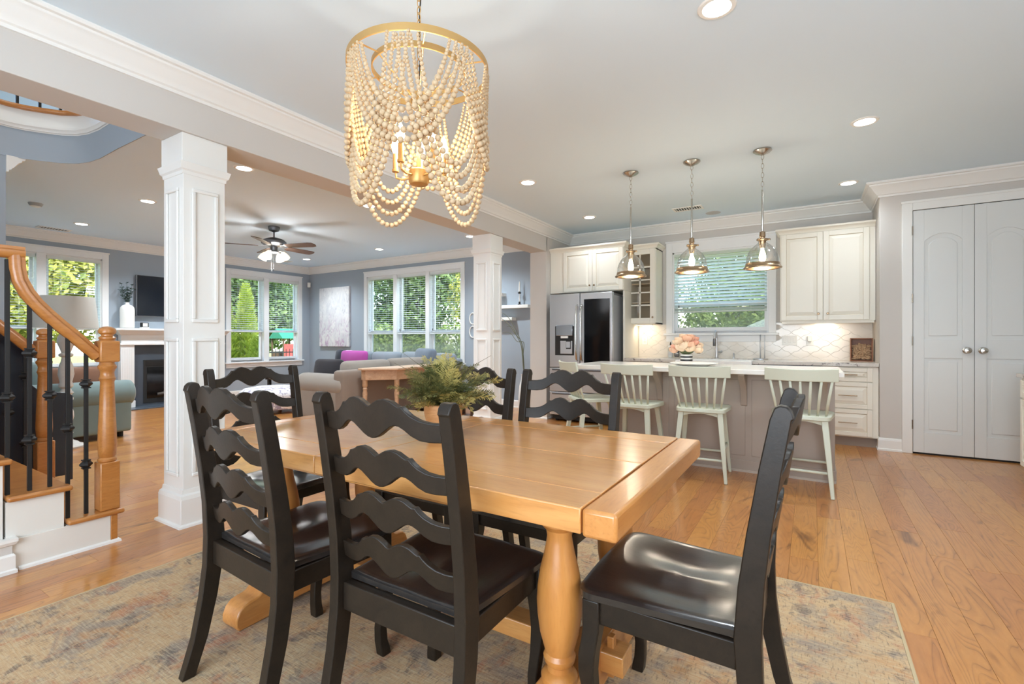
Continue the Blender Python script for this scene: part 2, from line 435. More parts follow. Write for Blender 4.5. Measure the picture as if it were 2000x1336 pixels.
# baseboards
bb = [(0, 0), (.022, 0), (.022, .018), (.014, .024), (.014, .105), (.010, .125), (.004, .13), (0, .13)]
struct(MB().sweep([(BXB, 6.2), (BXB, YB), (XF, YB), (XF, 4.75)], bb, False, 1).build('baseboard_left', m_trim))
struct(MB().sweep([(XF, 3.4), (XF, 1.28), (-6.02, 1.28), (-6.02, YF)], bb, False, 1).build('baseboard_south', m_trim))
struct(MB().sweep([(BXB, 6.32), (BXB, 6.2), (BX, 6.2), (BX, 6.32)], bb, False, -1).build('baseboard_stub', m_trim))
struct(MB().sweep([(.603, 6.42), (.603, 6.30), (.785, 6.30)], bb, False, -1).build('baseboard_pantry', m_trim))
# panelled square columns under the beam
def panel_frame(mb, a0, a1, z0, z1, face, axis, out):
    # raised picture-frame moulding on a face; axis is the face normal axis, out = +1/-1
    wd = 0.022; t = 0.014
    for (p, q, r, s_) in ((a0, a1, z0, z0 + wd), (a0, a1, z1 - wd, z1), (a0, a0 + wd, z0 + wd, z1 - wd), (a1 - wd, a1, z0 + wd, z1 - wd)):
        f0, f1 = (face, face + out * t) if out > 0 else (face + out * t, face)
        if axis == 'x': mb.box(f0, f1, p, q, r, s_)
        else: mb.box(p, q, f0, f1, r, s_)
def column(loc, label):
    t = thing('square_column', label, 'column', loc)
    h = .125
    B(-h, h, -h, h, .17, 2.24).build('shaft', m_trim, t, bevel=0.003)
    B(-.135, .135, -.135, .135, 2.24, BZ).build('top_block', m_trim, t, bevel=0.003)
    MB().sweep([(h, -h), (h, h), (-h, h), (-h, -h)], [(0, 2.17), (.004, 2.17), (.006, 2.19), (.016, 2.20), (.022, 2.225), (.026, 2.24), (0, 2.24)], True, -1).build('neck_moulding', m_trim, t)
    B(-.148, .148, -.148, .148, 0, .17).build('base_block', m_trim, t, bevel=0.003)
    MB().sweep([(h, -h), (h, h), (-h, h), (-h, -h)], [(0, .17), (.023, .17), (.018, .19), (.008, .20), (.004, .225), (0, .225)], True, -1).build('base_moulding', m_trim, t)
    MB().sweep([(.148, -.148), (.148, .148), (-.148, .148), (-.148, -.148)], [(0, 0), (.016, 0), (.014, .012), (.006, .018), (0, .02)], True, -1).build('shoe_moulding', m_trim, t)
    for (z0, z1) in ((.30, 1.16), (1.255, 2.09)):
        for ax, out in (('x', 1), ('y', -1), ('x', -1), ('y', 1)):
            mb = MB(); panel_frame(mb, -.078, .078, z0, z1, out * h, ax, out); mb.build('panel_moulding', m_trim, t, bevel=0.005)
column((-3.402, 1.59, 0), 'white panelled square column beside the wooden staircase')
column((-3.402, 4.93, 0), 'white panelled square column near the refrigerator, behind the dining chairs')
# curved edge of the upper landing over the stairs
land = [(BXB, 1.735)] + arc + [(-6.02, .8), (-6.02, YF)]
def offs(pr): return pr
struct(MB().sweep(land, [(.004, CZ - .004), (.004, CZ + .27), (-.06, CZ + .27), (-.06, CZ + .03), (-.0005, CZ - .004)], False, 1).build('wall_landing_edge', m_blue, smooth=40), label='curved blue grey edge of the upper landing')
struct(MB().sweep(land, [(0, 3.03), (.018, 3.03), (.02, 3.045), (.03, 3.06), (.03, 3.08), (0, 3.08)], False, 1).build('trim_3', m_trim, smooth=30), label='white curved moulding on the landing edge')
struct(MB().sweep(land, [(-.03, 3.02), (.006, 3.02), (.006, 3.20), (-.03, 3.20)], False, 1).build('trim_4', m_trim, smooth=40), label='white curved band above the moulding')
rl = thing('landing_railing', 'curved wood capped railing with black spindles at the upper landing', 'railing', (0, 0, 0))
MB().sweep(land, [(-.05, 3.20), (.03, 3.20), (.038, 3.21), (.038, 3.23), (.03, 3.24), (-.05, 3.24)], False, 1).build('wood_cap', m_stair_wood, rl, smooth=40)
bal = B(-.01, .01, -.01, .01, 0, .86).mesh('spindle'); bal.materials.append(m_black)
pts = [Vector(p) for p in land]; acc = 0.06; run = 0
for a, b in zip(pts[:-1], pts[1:]):
    L = (b - a).length; d = (b - a) / L
    while acc < run + L:
        p = a + d * (acc - run); nn = Vector((-d.y, d.x)) * -.012
        obj('spindle', bal, None, rl, (p.x + nn.x, p.y + nn.y, 3.238)); acc += .145
    run += L
MB().sweep(land, [(-.045, 4.09), (.02, 4.09), (.025, 4.12), (.02, 4.15), (-.045, 4.15)], False, 1).build('handrail', m_stair_wood, rl, smooth=40)
# ------------------------------------------------------------------ windows and blinds
m_screen = None
def mk_screen():
    m, t, p = nodes('insect_screen'); out = t.nodes['Material Output']; p.inputs['Base Color'].default_value = rgb(150, 152, 150); p.inputs['Roughness'].default_value = .9
    tr = N(t, 'ShaderNodeBsdfTransparent'); mx = N(t, 'ShaderNodeMixShader'); mx.inputs[0].default_value = .42
    t.links.new(tr.outputs[0], mx.inputs[1]); t.links.new(p.outputs[0], mx.inputs[2]); t.links.new(mx.outputs[0], out.inputs[0]); return m
m_screen = mk_screen()
def window(n, center, rz, width, z0, z1, lights, mull, rail_z, casing_top, stool=True, label=None, screen=False):
    """local x runs along the wall, local -y is the room side; wall face at y=0"""
    t = thing('window_%d' % n, label, None, (center[0], center[1], 0), rz); t['kind'] = 'structure'
    hw = width / 2; ct = .085
    c = MB()
    c.box(-hw - ct, -hw, -.02, 0, z0 - .0, z1 + casing_top); c.box(hw, hw + ct, -.02, 0, z0, z1 + casing_top); c.box(-hw, hw, -.02, 0, z1, z1 + casing_top)
    c.box(-hw - ct - .01, hw + ct + .01, -.03, 0, z1 + casing_top - .012, z1 + casing_top + .012)
    c.build('casing', m_casing, t, bevel=0.003)
    if stool:
        B(-hw - ct - .03, hw + ct + .03, -.055, .10, z0 - .03, z0).build('sill', m_casing, t, bevel=0.004)
        B(-hw - ct, hw + ct, -.018, 0, z0 - .115, z0 - .03).build('apron', m_casing, t, bevel=0.003)
    j = MB(); j.box(-hw, -hw + .02, 0, .15, z0, z1); j.box(hw - .02, hw, 0, .15, z0, z1); j.box(-hw, hw, 0, .15, z1 - .02, z1); j.box(-hw, hw, .09, .15, z0, z0 + .03)
    j.build('jamb', m_casing, t)
    lw = (2 * hw - mull * (lights - 1)) / lights
    for i in range(lights):
        x0 = -hw + i * (lw + mull); x1 = x0 + lw
        if i: B(x0 - mull, x0, -.012, .14, z0, z1).build('mullion', m_casing, t, bevel=0.003)
        for (a, b, y) in ((z0 + .03, rail_z + .02, .085), (rail_z - .02, z1 - .02, .11)):
            s_ = MB(); fw = .04
            s_.box(x0 + .012, x0 + .012 + fw, y - .016, y + .016, a, b); s_.box(x1 - .012 - fw, x1 - .012, y - .016, y + .016, a, b)
            s_.box(x0 + .012 + fw, x1 - .012 - fw, y - .016, y + .016, a, a + fw + .01); s_.box(x0 + .012 + fw, x1 - .012 - fw, y - .016, y + .016, b - fw, b)
            so = s_.build('sash', m_casing, t)
            B(x0 + .05, x1 - .05, y - .003, y + .003, a + .045, b - .035).build('pane', m_glass, so)
            if screen and y < .1: B(x0 + .03, x1 - .03, y + .030, y + .031, a, b).build('insect_screen', m_screen, so)
    return t
def blind(center, rz, width, ztop, zbot, pitch, tilt, label, mat, depth=0.05, y=.03, group=None, cords=2):
    t = thing('window_blind', label, 'blind', (center[0], center[1], 0), rz, group)
    hw = width / 2
    B(-hw, hw, y - .028, y + .028, ztop - .05, ztop).build('headrail', mat, t, bevel=0.003)
    B(-hw, hw, y - .026, y + .026, zbot, zbot + .022).build('bottom_rail', mat, t, bevel=0.004)
    me = MB().prism([(-depth / 2, -.0014), (0, .0012), (depth / 2, -.0014), (depth / 2, .0006), (0, .0034), (-depth / 2, .0006)], -hw + .004, hw - .004, 'x').mesh('slat')
    me.materials.append(mat)
    z = zbot + .045
    while z < ztop - .07:
        obj('slat', me, None, t, (0, y, z), (tilt, 0, 0)); z += pitch
    c = MB()
    for k in range(cords):
        x = -hw + width * ((k + .5) / cords if cords > 1 else .5)
        c.tube([(x, y - .026, ztop - .05), (x, y - .026, zbot + .02)], .0014, 5); c.tube([(x, y + .026, ztop - .05), (x, y + .026, zbot + .02)], .0014, 5)
    c.build('ladder_cord', mat, t)
    p = MB(); x = -hw + .07; p.tube([(x, y - .034, ztop - .05), (x, y - .034, zbot + .10)], .0012, 5); p.lathe([(.002, 0), (.006, .006), (.007, .03), (.003, .04)], (x, y - .034, zbot + .065), 8)
    p.build('pull_cord', M_TASSEL, t)
    return t
M_TASSEL = M('dark_tassel', rgb(70, 66, 60), 0.5)
def slatm(name, col, tr):
    m, t, p = nodes(name); p.inputs['Base Color'].default_value = col; p.inputs['Roughness'].default_value = .45
    tl = N(t, 'ShaderNodeBsdfTranslucent'); tl.inputs[0].default_value = col; mx = N(t, 'ShaderNodeMixShader'); mx.inputs[0].default_value = tr
    t.links.new(p.outputs[0], mx.inputs[1]); t.links.new(tl.outputs[0], mx.inputs[2]); t.links.new(mx.outputs[0], t.nodes['Material Output'].inputs[0]); return m
m_slat = slatm('blind_slat', rgb(240, 243, 242), 0.25); m_kslat = slatm('kitchen_blind_slat', rgb(236, 240, 236), 0.55)
R90 = pi / 2
cx = (W2[0] + W2[1]) / 2
window(2, (XF, cx), R90, W2[1] - W2[0], W2[2], W2[3], 2, .11, 1.32, .10, label='white double window right of the fireplace, conifer outside')
lw = (W2[1] - W2[0] - .11) / 2
for s_, nm in ((-1, 'left'), (1, 'right')):
    blind((XF, cx + s_ * (lw + .11) / 2), R90, lw - .02, W2[3] - .02, 1.30, .042, 0.10, 'white slatted blind in the %s half of the conifer window' % nm, m_slat, group='blinds right of the fireplace')
cx = (W1[0] + W1[1]) / 2
window(1, (XF, cx), R90, W1[1] - W1[0], W1[2], W1[3], 2, .11, 1.32, .10, label='white double window left of the fireplace, behind the lamp')
for s_, nm in ((-1, 'left'), (1, 'right')):
    blind((XF, cx + s_ * (lw + .10) / 2), R90, lw - .03, W1[3] - .02, 1.31, .042, 0.08, 'white slatted blind in the %s half of the window behind the lamp' % nm, m_slat, group='blinds left of the fireplace')
cx = (WT[0] + WT[1]) / 2
window(3, (cx, YB), 0, WT[1] - WT[0], WT[2], WT[3], 3, .095, 1.30, .10, label='white triple window above the grey sectional sofa', screen=True)
lw3 = (WT[1] - WT[0] - .19) / 3
for k, nm in enumerate(('left', 'middle', 'right')):
    blind((cx + (k - 1) * (lw3 + .095), YB), 0, lw3 - .02, WT[3] - .02, 1.255, .042, 0.10, 'white slatted blind in the %s third of the triple window' % nm, m_slat, group='blinds of the triple window')
cx = (WK[0] + WK[1]) / 2
window(4, (cx, YB), 0, WK[1] - WK[0], WK[2], WK[3], 1, .1, 1.62, .15, label='white kitchen window over the sink', screen=True)
blind((cx, YB), 0, WK[1] - WK[0] - .03, WK[3] - .01, 1.52, .044, -0.62, 'wide white slatted blind half lowered over the kitchen sink', m_kslat, cords=3)
# ------------------------------------------------------------------ pantry doors
def door_leaf(n, x0, x1, hinge_left, label):
    t = thing('door_%d' % n, label, None, (x0, 6.30, 0)); t['kind'] = 'structure'
    wd = x1 - x0; y = -.017; z0, z1 = .018, 2.445
    # slab as stiles and rails around two recessed panels (upper one arched)
    xa, xb = .085, wd - .085
    pz = [(.22, .965), (1.15, 2.20)]
    s_ = MB()
    s_.box(0, xa, y, -.004, z0, z1); s_.box(xb, wd, y, -.004, z0, z1)
    s_.box(xa, xb, y, -.004, z0, pz[0][0]); s_.box(xa, xb, y, -.004, pz[0][1], pz[1][0])
    n_ = 14; arch = [(xa + (xb - xa) * i / n_, pz[1][1] - .075 + .075 * sin(pi * i / n_) ** 0.8 if 0 < i < n_ else pz[1][1] - .075) for i in range(n_ + 1)]
    s_.prism(arch + [(xb, z1), (xa, z1)], y, -.004, 'y')
    s_.box(xa, xb, -.007, -.004, pz[0][0], pz[1][1])
    s_.build('leaf', m_door, t, bevel=0.006, seg=3)
    ins = .035
    B(xa + ins, xb - ins, -.014, -.006, pz[0][0] + ins, pz[0][1] - ins).build('lower_panel', m_door, t, bevel=0.007, seg=3)
    arch2 = [(xa + ins + (xb - xa - 2 * ins) * i / n_, pz[1][1] - .075 - ins + .07 * (sin(pi * i / n_) ** 0.8 if 0 < i < n_ else 0)) for i in range(n_ + 1)]
    MB().prism(arch2 + [(xb - ins, pz[1][0] + ins), (xa + ins, pz[1][0] + ins)], -.014, -.006, 'y').build('upper_panel', m_door, t, bevel=0.007, seg=3)
    kx = wd - .055 if hinge_left else .055
    MB().lathe([(.032, 0), (.032, -.006), (.024, -.010), (.012, -.014), (.012, -.032), (.026, -.042), (.031, -.055), (.026, -.068), (.0, -.074)], (kx, y, 1.045), 20, axis='y').build('door_knob', m_chrome, t, smooth=40)
    if hinge_left:
        for hz in (.25, 1.09, 1.52, 2.2):
            MB().lathe([(.007, hz), (.007, hz + .09)], (-.006, y - .004, 0), 8).build('hinge', m_chrome, t)
door_leaf(1, .872, 1.327, True, 'left leaf of the white double pantry door')
door_leaf(2, 1.331, 1.786, False, 'right leaf of the white double pantry door')
c = MB(); c.box(.783, .868, 6.278, 6.30, 0, 2.54); c.box(1.79, 1.875, 6.278, 6.30, 0, 2.54); c.box(.868, 1.79, 6.278, 6.30, 2.452, 2.54)
c.box(.775, 1.883, 6.272, 6.30, 2.525, 2.55)
struct(c.build('trim_5', m_trim, bevel=0.004), label='white casing round the pantry doors')
struct(B(.868, 1.79, 6.297, 6.30, 0, 2.452).build('trim_6', m_dark), label='dark sheet behind the pantry doors, shade of the gaps in its colour')  # thin dark sheet; the shade in the door gaps is its colour
# ------------------------------------------------------------------ rug
def rug_mat():
    m, t, p = nodes('distressed_rug')
    v = coords(t, True)
    base = mixc(t, noise(t, v, 2.2, 4, 0.65, 0.6), rgb(205, 172, 130), rgb(174, 146, 116))
    def spots(scale, lo, hi, sh):
        return ramp(t, noise(t, coords(t, True, sh), scale, 5, 0.7, 0.8), [(lo, (0, 0, 0, 1)), (hi, (1, 1, 1, 1))])
    col = mixc(t, math2(t, 'MULTIPLY', spots(4.5, .48, .60, (1, 1, 1)), .55), base, rgb(116, 116, 120))
    col = mixc(t, math2(t, 'MULTIPLY', spots(5.4, .54, .64, (1.2, .9, 1)), .6), col, rgb(176, 112, 82))
    col = mixc(t, math2(t, 'MULTIPLY', spots(4.2, .54, .66, (.9, 1.3, 1)), .6), col, rgb(190, 140, 92))
    col = mixc(t, math2(t, 'MULTIPLY', spots(8.0, .55, .63, (1.1, 1.1, 1)), .6), col, rgb(84, 80, 82))
    th = noise(t, coords(t, True, (14, 150, 1)), 1.0, 3, .7); th2 = noise(t, coords(t, True, (150, 30, 1)), 1.0, 2, .7)
    col = mixc(t, math2(t, 'MULTIPLY', ramp(t, th, [(.45, (0, 0, 0, 1)), (.62, (1, 1, 1, 1))]), .45), col, rgb(206, 188, 156))
    col = mixc(t, math2(t, 'MULTIPLY', ramp(t, th2, [(.55, (0, 0, 0, 1)), (.7, (1, 1, 1, 1))]), .5), col, rgb(70, 66, 66))
    t.links.new(col, p.inputs['Base Color']); p.inputs['Roughness'].default_value = .95; p.inputs['Specular IOR Level'].default_value = .15
    bumpn(t, p, math2(t, 'ADD', th, th2), .35, .004)
    return m
m_rug = rug_mat(); m_rugedge = M('rug_binding', rgb(192, 172, 136), .95, bump=(300, .4))
rug = thing('area_rug', 'large distressed beige, rust and blue grey rug under the dining table', 'rug', (0, 0, 0))
RX0, RX1, RY0, RY1, RT = -2.80, .305, -1.35, 2.655, .009
B(RX0 + .012, RX1 - .012, RY0 + .012, RY1 - .012, 0, RT).build('pile', m_rug, rug, bevel=0.002)
MB().sweep([(RX0, RY0), (RX1, RY0), (RX1, RY1), (RX0, RY1)], [(0, 0), (0, .006), (.004, .009), (.012, .009), (.012, 0)], True, 1).build('binding', m_rugedge, rug)
# ------------------------------------------------------------------ dining chairs
RG = RT
def rail_poly(hw):
    top = [(-1, 0), (-.82, .001), (-.70, .006), (-.60, .016), (-.53, .028), (-.49, .038), (-.455, .036), (-.42, .040), (-.34, .050), (-.25, .054), (-.16, .051), (-.08, .043), (-.03, .036), (0, .034)]
    bot = [(-1, -.046), (-.80, -.047), (-.68, -.044), (-.58, -.034), (-.50, -.021), (-.43, -.013), (-.37, -.011), (-.30, -.016), (-.22, -.027), (-.13, -.040), (-.06, -.047), (0, -.049)]
    T = top + [(-x, z) for x, z in reversed(top[:-1])]; Bt = bot + [(-x, z) for x, z in reversed(bot[:-1])]
    return T, Bt
def interp(L, x):
    for (a, b), (c, d) in zip(L[:-1], L[1:]):
        if a <= x <= c: return b + (d - b) * (x - a) / (c - a if c > a else 1)
    return L[-1][1]
def ladder_rail(hw, z, y, bow, lean):
    T, Bt = rail_poly(hw); xs = sorted({round(p[0], 4) for p in T} | {round(p[0], 4) for p in Bt}); mb = MB(); vs = []; th = .009
    for x in xs:
        yb = y - bow * (1 - x * x)
        for (zz) in (interp(T, x), interp(Bt, x)):
            for s_ in (1, -1): vs.append((x * hw, yb + s_ * th - lean * zz, z + zz))
    fs = []; n = len(xs)
    for i in range(n - 1):
        a = i * 4; b = a + 4
        fs += [(a, b, b + 1, a + 1), (a + 2, a + 3, b + 3, b + 2), (a, a + 2, b + 2, b), (a + 1, b + 1, b + 3, a + 3)]
    fs += [(0, 1, 3, 2), ((n - 1) * 4, (n - 1) * 4 + 2, (n - 1) * 4 + 3, (n - 1) * 4 + 1)]
    return mb.add(vs, fs)
def seat_mesh(outline, ztop, th, dip, drop=0.0):
    n = len(outline); cx = sum(p[0] for p in outline) / n; cy = sum(p[1] for p in outline) / n
    rings = [0.0, .12, .25, .38, .5, .62, .74, .85, .93, .975, 1.0]; vs = []; fs = []
    def zt(x, y, r):
        e = dip * (math.exp(-(((abs(x) - .095) / .075) ** 2 + ((y + .02) / .13) ** 2)) + .35 * math.exp(-((x / .16) ** 2 + ((y + .05) / .12) ** 2)))
        rnd = .007 * max(0, (r - .93) / .07) ** 2
        return ztop - e - rnd - drop * max(0, y - .10) ** 2 * 10
    vs.append((cx, cy, zt(cx, cy, 0)))
    for r in rings[1:]:
        for (x, y) in outline:
            X = cx + (x - cx) * r; Y = cy + (y - cy) * r; vs.append((X, Y, zt(X, Y, r)))
    for i in range(n): fs.append((0, 1 + i, 1 + (i + 1) % n))
    for k in range(len(rings) - 2):
        for i in range(n):
            j = (i + 1) % n; a = 1 + k * n; b = a + n; fs.append((a + i, b + i, b + j, a + j))
    last = 1 + (len(rings) - 2) * n; b0 = len(vs)
    for (x, y) in outline: vs.append((x, y, ztop - th + .004))
    for (x, y) in outline: vs.append((cx + (x - cx) * .97, cy + (y - cy) * .97, ztop - th))
    for i in range(n):
        j = (i + 1) % n
        fs.append((last + i, b0 + i, b0 + j, last + j)); fs.append((b0 + i, b0 + n + i, b0 + n + j, b0 + j))
    fs.append(tuple(b0 + n + i for i in reversed(range(n))))
    return MB().add(vs, fs)
def round_poly(corners, n=5):
    # corners: (x, y, radius), counter-clockwise
    out = []; N_ = len(corners)
    for i in range(N_):
        p0 = Vector(corners[i - 1][:2]); p = Vector(corners[i][:2]); p1 = Vector(corners[(i + 1) % N_][:2]); r = corners[i][2]
        a = (p0 - p).normalized(); b = (p1 - p).normalized()
        A = p + a * r; Bp = p + b * r
        for k in range(n + 1):
            q = k / n; out.append(tuple(A * (1 - q) ** 2 + p * 2 * q * (1 - q) + Bp * q * q))
    # subdivide long edges
    res = []
    for i in range(len(out)):
        a = Vector(out[i]); b = Vector(out[(i + 1) % len(out)]); res.append(tuple(a)); L = (b - a).length
        k = int(L / .05)
        for j in range(1, k): res.append(tuple(a + (b - a) * j / k))
    return res
def make_dining_chair(loc, rz, label):
    t = thing('dining_chair', label, 'chair', (loc[0], loc[1], RG), rz, 'black ladder back dining chairs')
    def post_y(z):
        P = [(0, -.30), (.12, -.262), (.25, -.235), (.36, -.220), (.46, -.215), (.58, -.222), (.70, -.237), (.85, -.260), (1.0, -.287)]
        return interp(P, z)
    for s_ in (-1, 1):
        poly = []; zs = [0, .06, .12, .18, .25, .31, .36, .41, .46, .52, .58, .64, .70, .78, .85, .93, .965]
        dep = lambda z: interp([(0, .020), (.25, .025), (.46, .029), (.7, .025), (1.0, .021)], z)
        back = [(post_y(z) - dep(z), z) for z in zs]; front = [(post_y(z) + dep(z), z) for z in zs]
        yt = post_y(.985); d = dep(.98)
        capp = [(yt + d, .975), (yt + d * .75, .990), (yt + d * .25, .996), (yt - d * .4, .994), (yt - d * .85, .984), (yt - d * 1.05, .968)]
        poly = back + list(reversed(capp))[0:] + list(reversed(front))
        x0 = s_ * .2275 - .0175
        MB().prism(poly, x0, x0 + .035, 'x').build('back_post', m_chair, t, bevel=0.004)
    for (z, b) in ((.942, .036), (.812, .033), (.686, .029), (.562, .024)):
        ladder_rail(.212, z, post_y(z) + .004, b, .16).build('ladder_rail', m_chair, t, bevel=0.0025)
    ol = round_poly([(-.212, -.20, .012), (.212, -.20, .012), (.243, .205, .05), (-.243, .205, .05)])
    ol = [(x, y + (.012 * (1 - (x / .243) ** 2) if y > .15 else 0)) for x, y in ol]
    seat_mesh(ol, .468, .028, .016).build('seat', m_seat, t, smooth=50)
    B(-.21, .21, -.226, -.197, .362, .441).build('back_apron', m_chair, t, bevel=0.003)
    B(-.19, .19, .158, .178, .385, .44).build('front_apron', m_chair, t, bevel=0.003)
    for s_ in (-1, 1):
        MB().add([(s_ * .205, -.19, .375), (s_ * .225, -.19, .375), (s_ * .225, -.19, .44), (s_ * .205, -.19, .44), (s_ * .200, .16, .375), (s_ * .22, .16, .375), (s_ * .22, .16, .44), (s_ * .200, .16, .44)],
                 [(0, 1, 2, 3), (4, 7, 6, 5), (0, 4, 5, 1), (1, 5, 6, 2), (2, 6, 7, 3), (3, 7, 4, 0)]).build('side_apron', m_chair, t, bevel=0.003)
        # cabriole front leg
        pr = [(.44, .024, 0), (.36, .024, .0), (.33, .023, .004), (.29, .0235, .010), (.24, .022, .012), (.17, .018, .004), (.10, .0165, -.006), (.05, .0175, -.004), (.02, .019, .002), (0, .019, .004)]
        vs = []; fs = []
        for (z, h, o_) in pr:
            cxx = s_ * (.208 + o_ * .6); cyy = .168 + o_
            for (a, b) in ((-1, -1), (1, -1), (1, 1), (-1, 1)): vs.append((cxx + a * h, cyy + b * h, z))
        for i in range(len(pr) - 1):
            for k in range(4): fs.append((i * 4 + k, i * 4 + (k + 1) % 4, i * 4 + 4 + (k + 1) % 4, i * 4 + 4 + k))
        fs += [(0, 1, 2, 3), tuple(reversed(range(len(pr) * 4 - 4, len(pr) * 4)))]
        MB().add(vs, fs).build('front_leg', m_chair, t, bevel=0.004, smooth=50)
    return t
ch = make_dining_chair((-.94, 1.159), 0, 'black ladder back chair in front, pulled up to the near long side at the right')
for (x, y, r, lb) in ((-1.545, 1.096, -.07, 'black ladder back chair at the near long side, left, beside the square column'),
                      (-.338, 1.449, pi / 2, 'black ladder back chair seen from its side at the right end of the table'),
                      (-2.24, 1.47, -pi / 2, 'black ladder back chair at the left end of the table, nearest the staircase'),
                      (-1.51, 1.785, pi, 'black ladder back chair behind the potted fern on the far long side'),
                      (-.962, 1.785, pi, 'black ladder back chair on the far long side, in front of the refrigerator')):
    dup(ch, (x, y, RG), r, lb)
# ------------------------------------------------------------------ dining table
tb = thing('dining_table', 'honey pine farmhouse trestle table with breadboard ends and turned posts', 'table', (-1.277, 1.503, RG))
TZ = .762 - RG
hx, hy = .912, .475; th = .045; g = .0011
xe = hx - .085
cyl = []
B(-hx, -xe - g, -hy, hy, TZ - .066, TZ).build('breadboard_end', m_tableY, tb, bevel=0.009, seg=3)
B(xe + g, hx, -hy, hy, TZ - .066, TZ).build('breadboard_end', m_tableY, tb, bevel=0.009, seg=3)
xs_ = [(-xe, -.135), (-.135, -.012), (-.012, xe)]
ys_ = [(-hy, -.345), (-.345, .0), (.0, .345), (.345, hy)]
for i, (a, b) in enumerate(xs_):
    for j, (c, d) in enumerate(ys_):
        z1 = TZ
        B(a + g, b - g, c + (g * .6 if j else 0), d - (g * .6 if j < 3 else 0), TZ - (.060 if j in (0, 3) else .04), z1).build('top_board', m_table, tb, bevel=0.0022 if 0 < j < 3 else 0.003)
B(-xe + .05, xe - .05, -hy + .02, hy - .02, TZ - .062, TZ - .045).build('under_frame', m_tableY, tb)
# scalloped cleats under the long edges
for s_ in (-1, 1):
    pl = [(-.62, TZ - .062), (-.62, TZ - .085), (-.60, TZ - .105), (-.56, TZ - .115), (.44, TZ - .115), (.47, TZ - .11), (.50, TZ - .10), (.51, TZ - .085), (.51, TZ - .062)]
    MB().prism(pl, s_ * .345 - .014, s_ * .345 + .014, 'y').build('long_apron', m_table, tb, bevel=0.003)
post = [(.040, .16), (.052, .165), (.053, .185), (.046, .195), (.036, .20), (.034, .215), (.044, .225), (.047, .24), (.041, .252), (.046, .27), (.057, .31), (.064, .36), (.066, .40), (.064, .44), (.056, .49), (.045, .535), (.038, .57), (.036, .585), (.039, .605), (.050, .615), (.055, .622), (.055, .636), (.049, .644), (.053, .650), (.053, .656), (.040, .668), (.030, .678), (.036, .695), (.036, .70)]
for sx in (-.672, .655):
    for sy in (-.235, .235):
        MB().lathe(post, (sx, sy, -.012), 28).build('turned_post', m_tableleg, tb, smooth=35)
    MB().prism([(-.40, TZ - .062), (-.40, TZ - .08), (-.33, TZ - .095), (.33, TZ - .095), (.40, TZ - .08), (.40, TZ - .062)], sx - .045, sx + .045, 'x').build('top_cleat', m_tableY, tb, bevel=0.004)
    # scrolled trestle foot along y
    half = [(-.455, 0), (-.468, .02), (-.468, .045), (-.455, .075), (-.435, .092), (-.41, .098), (-.39, .10), (-.375, .105), (-.36, .118), (-.345, .135), (-.325, .150), (-.30, .157)]
    foot = half + [(-x, z) for x, z in reversed(half)] + [(.33, 0), (.30, .022), (-.30, .022), (-.33, 0)]
    MB().prism(foot, sx - .052, sx + .052, 'x').build('trestle_foot', m_tableY, tb, bevel=0.006)
B(-.80, .78, -.045, .045, .085, .15).build('stretcher', m_table, tb, bevel=0.004)
for sx in (-.745, .727):
    B(sx - .011, sx + .011, -.014, .014, .055, .185).build('wedge_key', m_tableY, tb, bevel=0.003)
# ------------------------------------------------------------------ potted fern on the table
pf = thing('potted_fern', 'bushy green and yellow fern in a round wooden bowl on the dining table', 'plant', (-1.275, 1.53, .7625))
MB().lathe([(.030, 0), (.046, .002), (.058, .02), (.070, .05), (.077, .09), (.078, .125), (.072, .128), (.066, .115), (.05, .11), (0, .11)], (0, 0, 0), 36).build('bowl', wood('bowl_wood', rgb(206, 156, 104), rgb(184, 128, 78), rgb(140, 90, 50), (1, 1, 5), .5, 10), pf, smooth=40)
MB().lathe([(0, .118), (.067, .112)], (0, 0, 0), 20).build('moss', M('moss', rgb(74, 72, 40), .95), pf)
lf1 = leafm('fern_green', rgb(108, 110, 66), rgb(146, 140, 86), .3); lf2 = leafm('fern_yellow', rgb(178, 166, 96), rgb(204, 192, 124), .35); lf3 = leafm('fern_dark', rgb(84, 92, 56), rgb(110, 112, 64), .25)
def frond(seed, L, lw, droop, fine):
    r = random.Random(seed); mb = MB(); pts = []
    n = 16
    for i in range(n + 1):
        q = i / n; pts.append(Vector((L * q * (1 - .25 * q * droop), 0, L * (.9 * q - droop * q * q * .9))))
    mb.tube(pts, [.0016 * (1 - .7 * i / n) for i in range(n + 1)], 4)
    k = 34 if fine else 22
    for i in range(3, k):
        q = i / k; p = pts[min(int(q * n), n - 1)].lerp(pts[min(int(q * n) + 1, n)], q * n - int(q * n))
        t = (pts[min(int(q * n) + 1, n)] - pts[max(int(q * n) - 1, 0)]).normalized()
        for s_ in (-1, 1):
            ll = lw * (sin(pi * min(1, q * 1.02)) ** .6) * r.uniform(.7, 1.15) + .006
            dirv = (Vector((0, s_, 0)) + t * .7 + Vector((0, 0, r.uniform(-.35, .35)))).normalized(); side = t.cross(dirv).cross(dirv).normalized() * (.0022 if fine else .0042)
            a = p; b = p + dirv * ll * .5 + side; c = p + dirv * ll; d = p + dirv * ll * .5 - side
            mb.add([a, b, c, d], [(0, 1, 2, 3)])
            if fine:
                for m_ in (.4, .7):
                    e = p + dirv * ll * m_; dv = (dirv + t * s_ * 0 + Vector((0, 0, r.choice((-1, 1)) * .8)) + t * .5).normalized() * ll * .35; sd = side * .8
                    mb.add([e, e + dv * .5 + sd, e + dv, e + dv * .5 - sd], [(0, 1, 2, 3)])
    return mb.mesh('frond')
fm = []
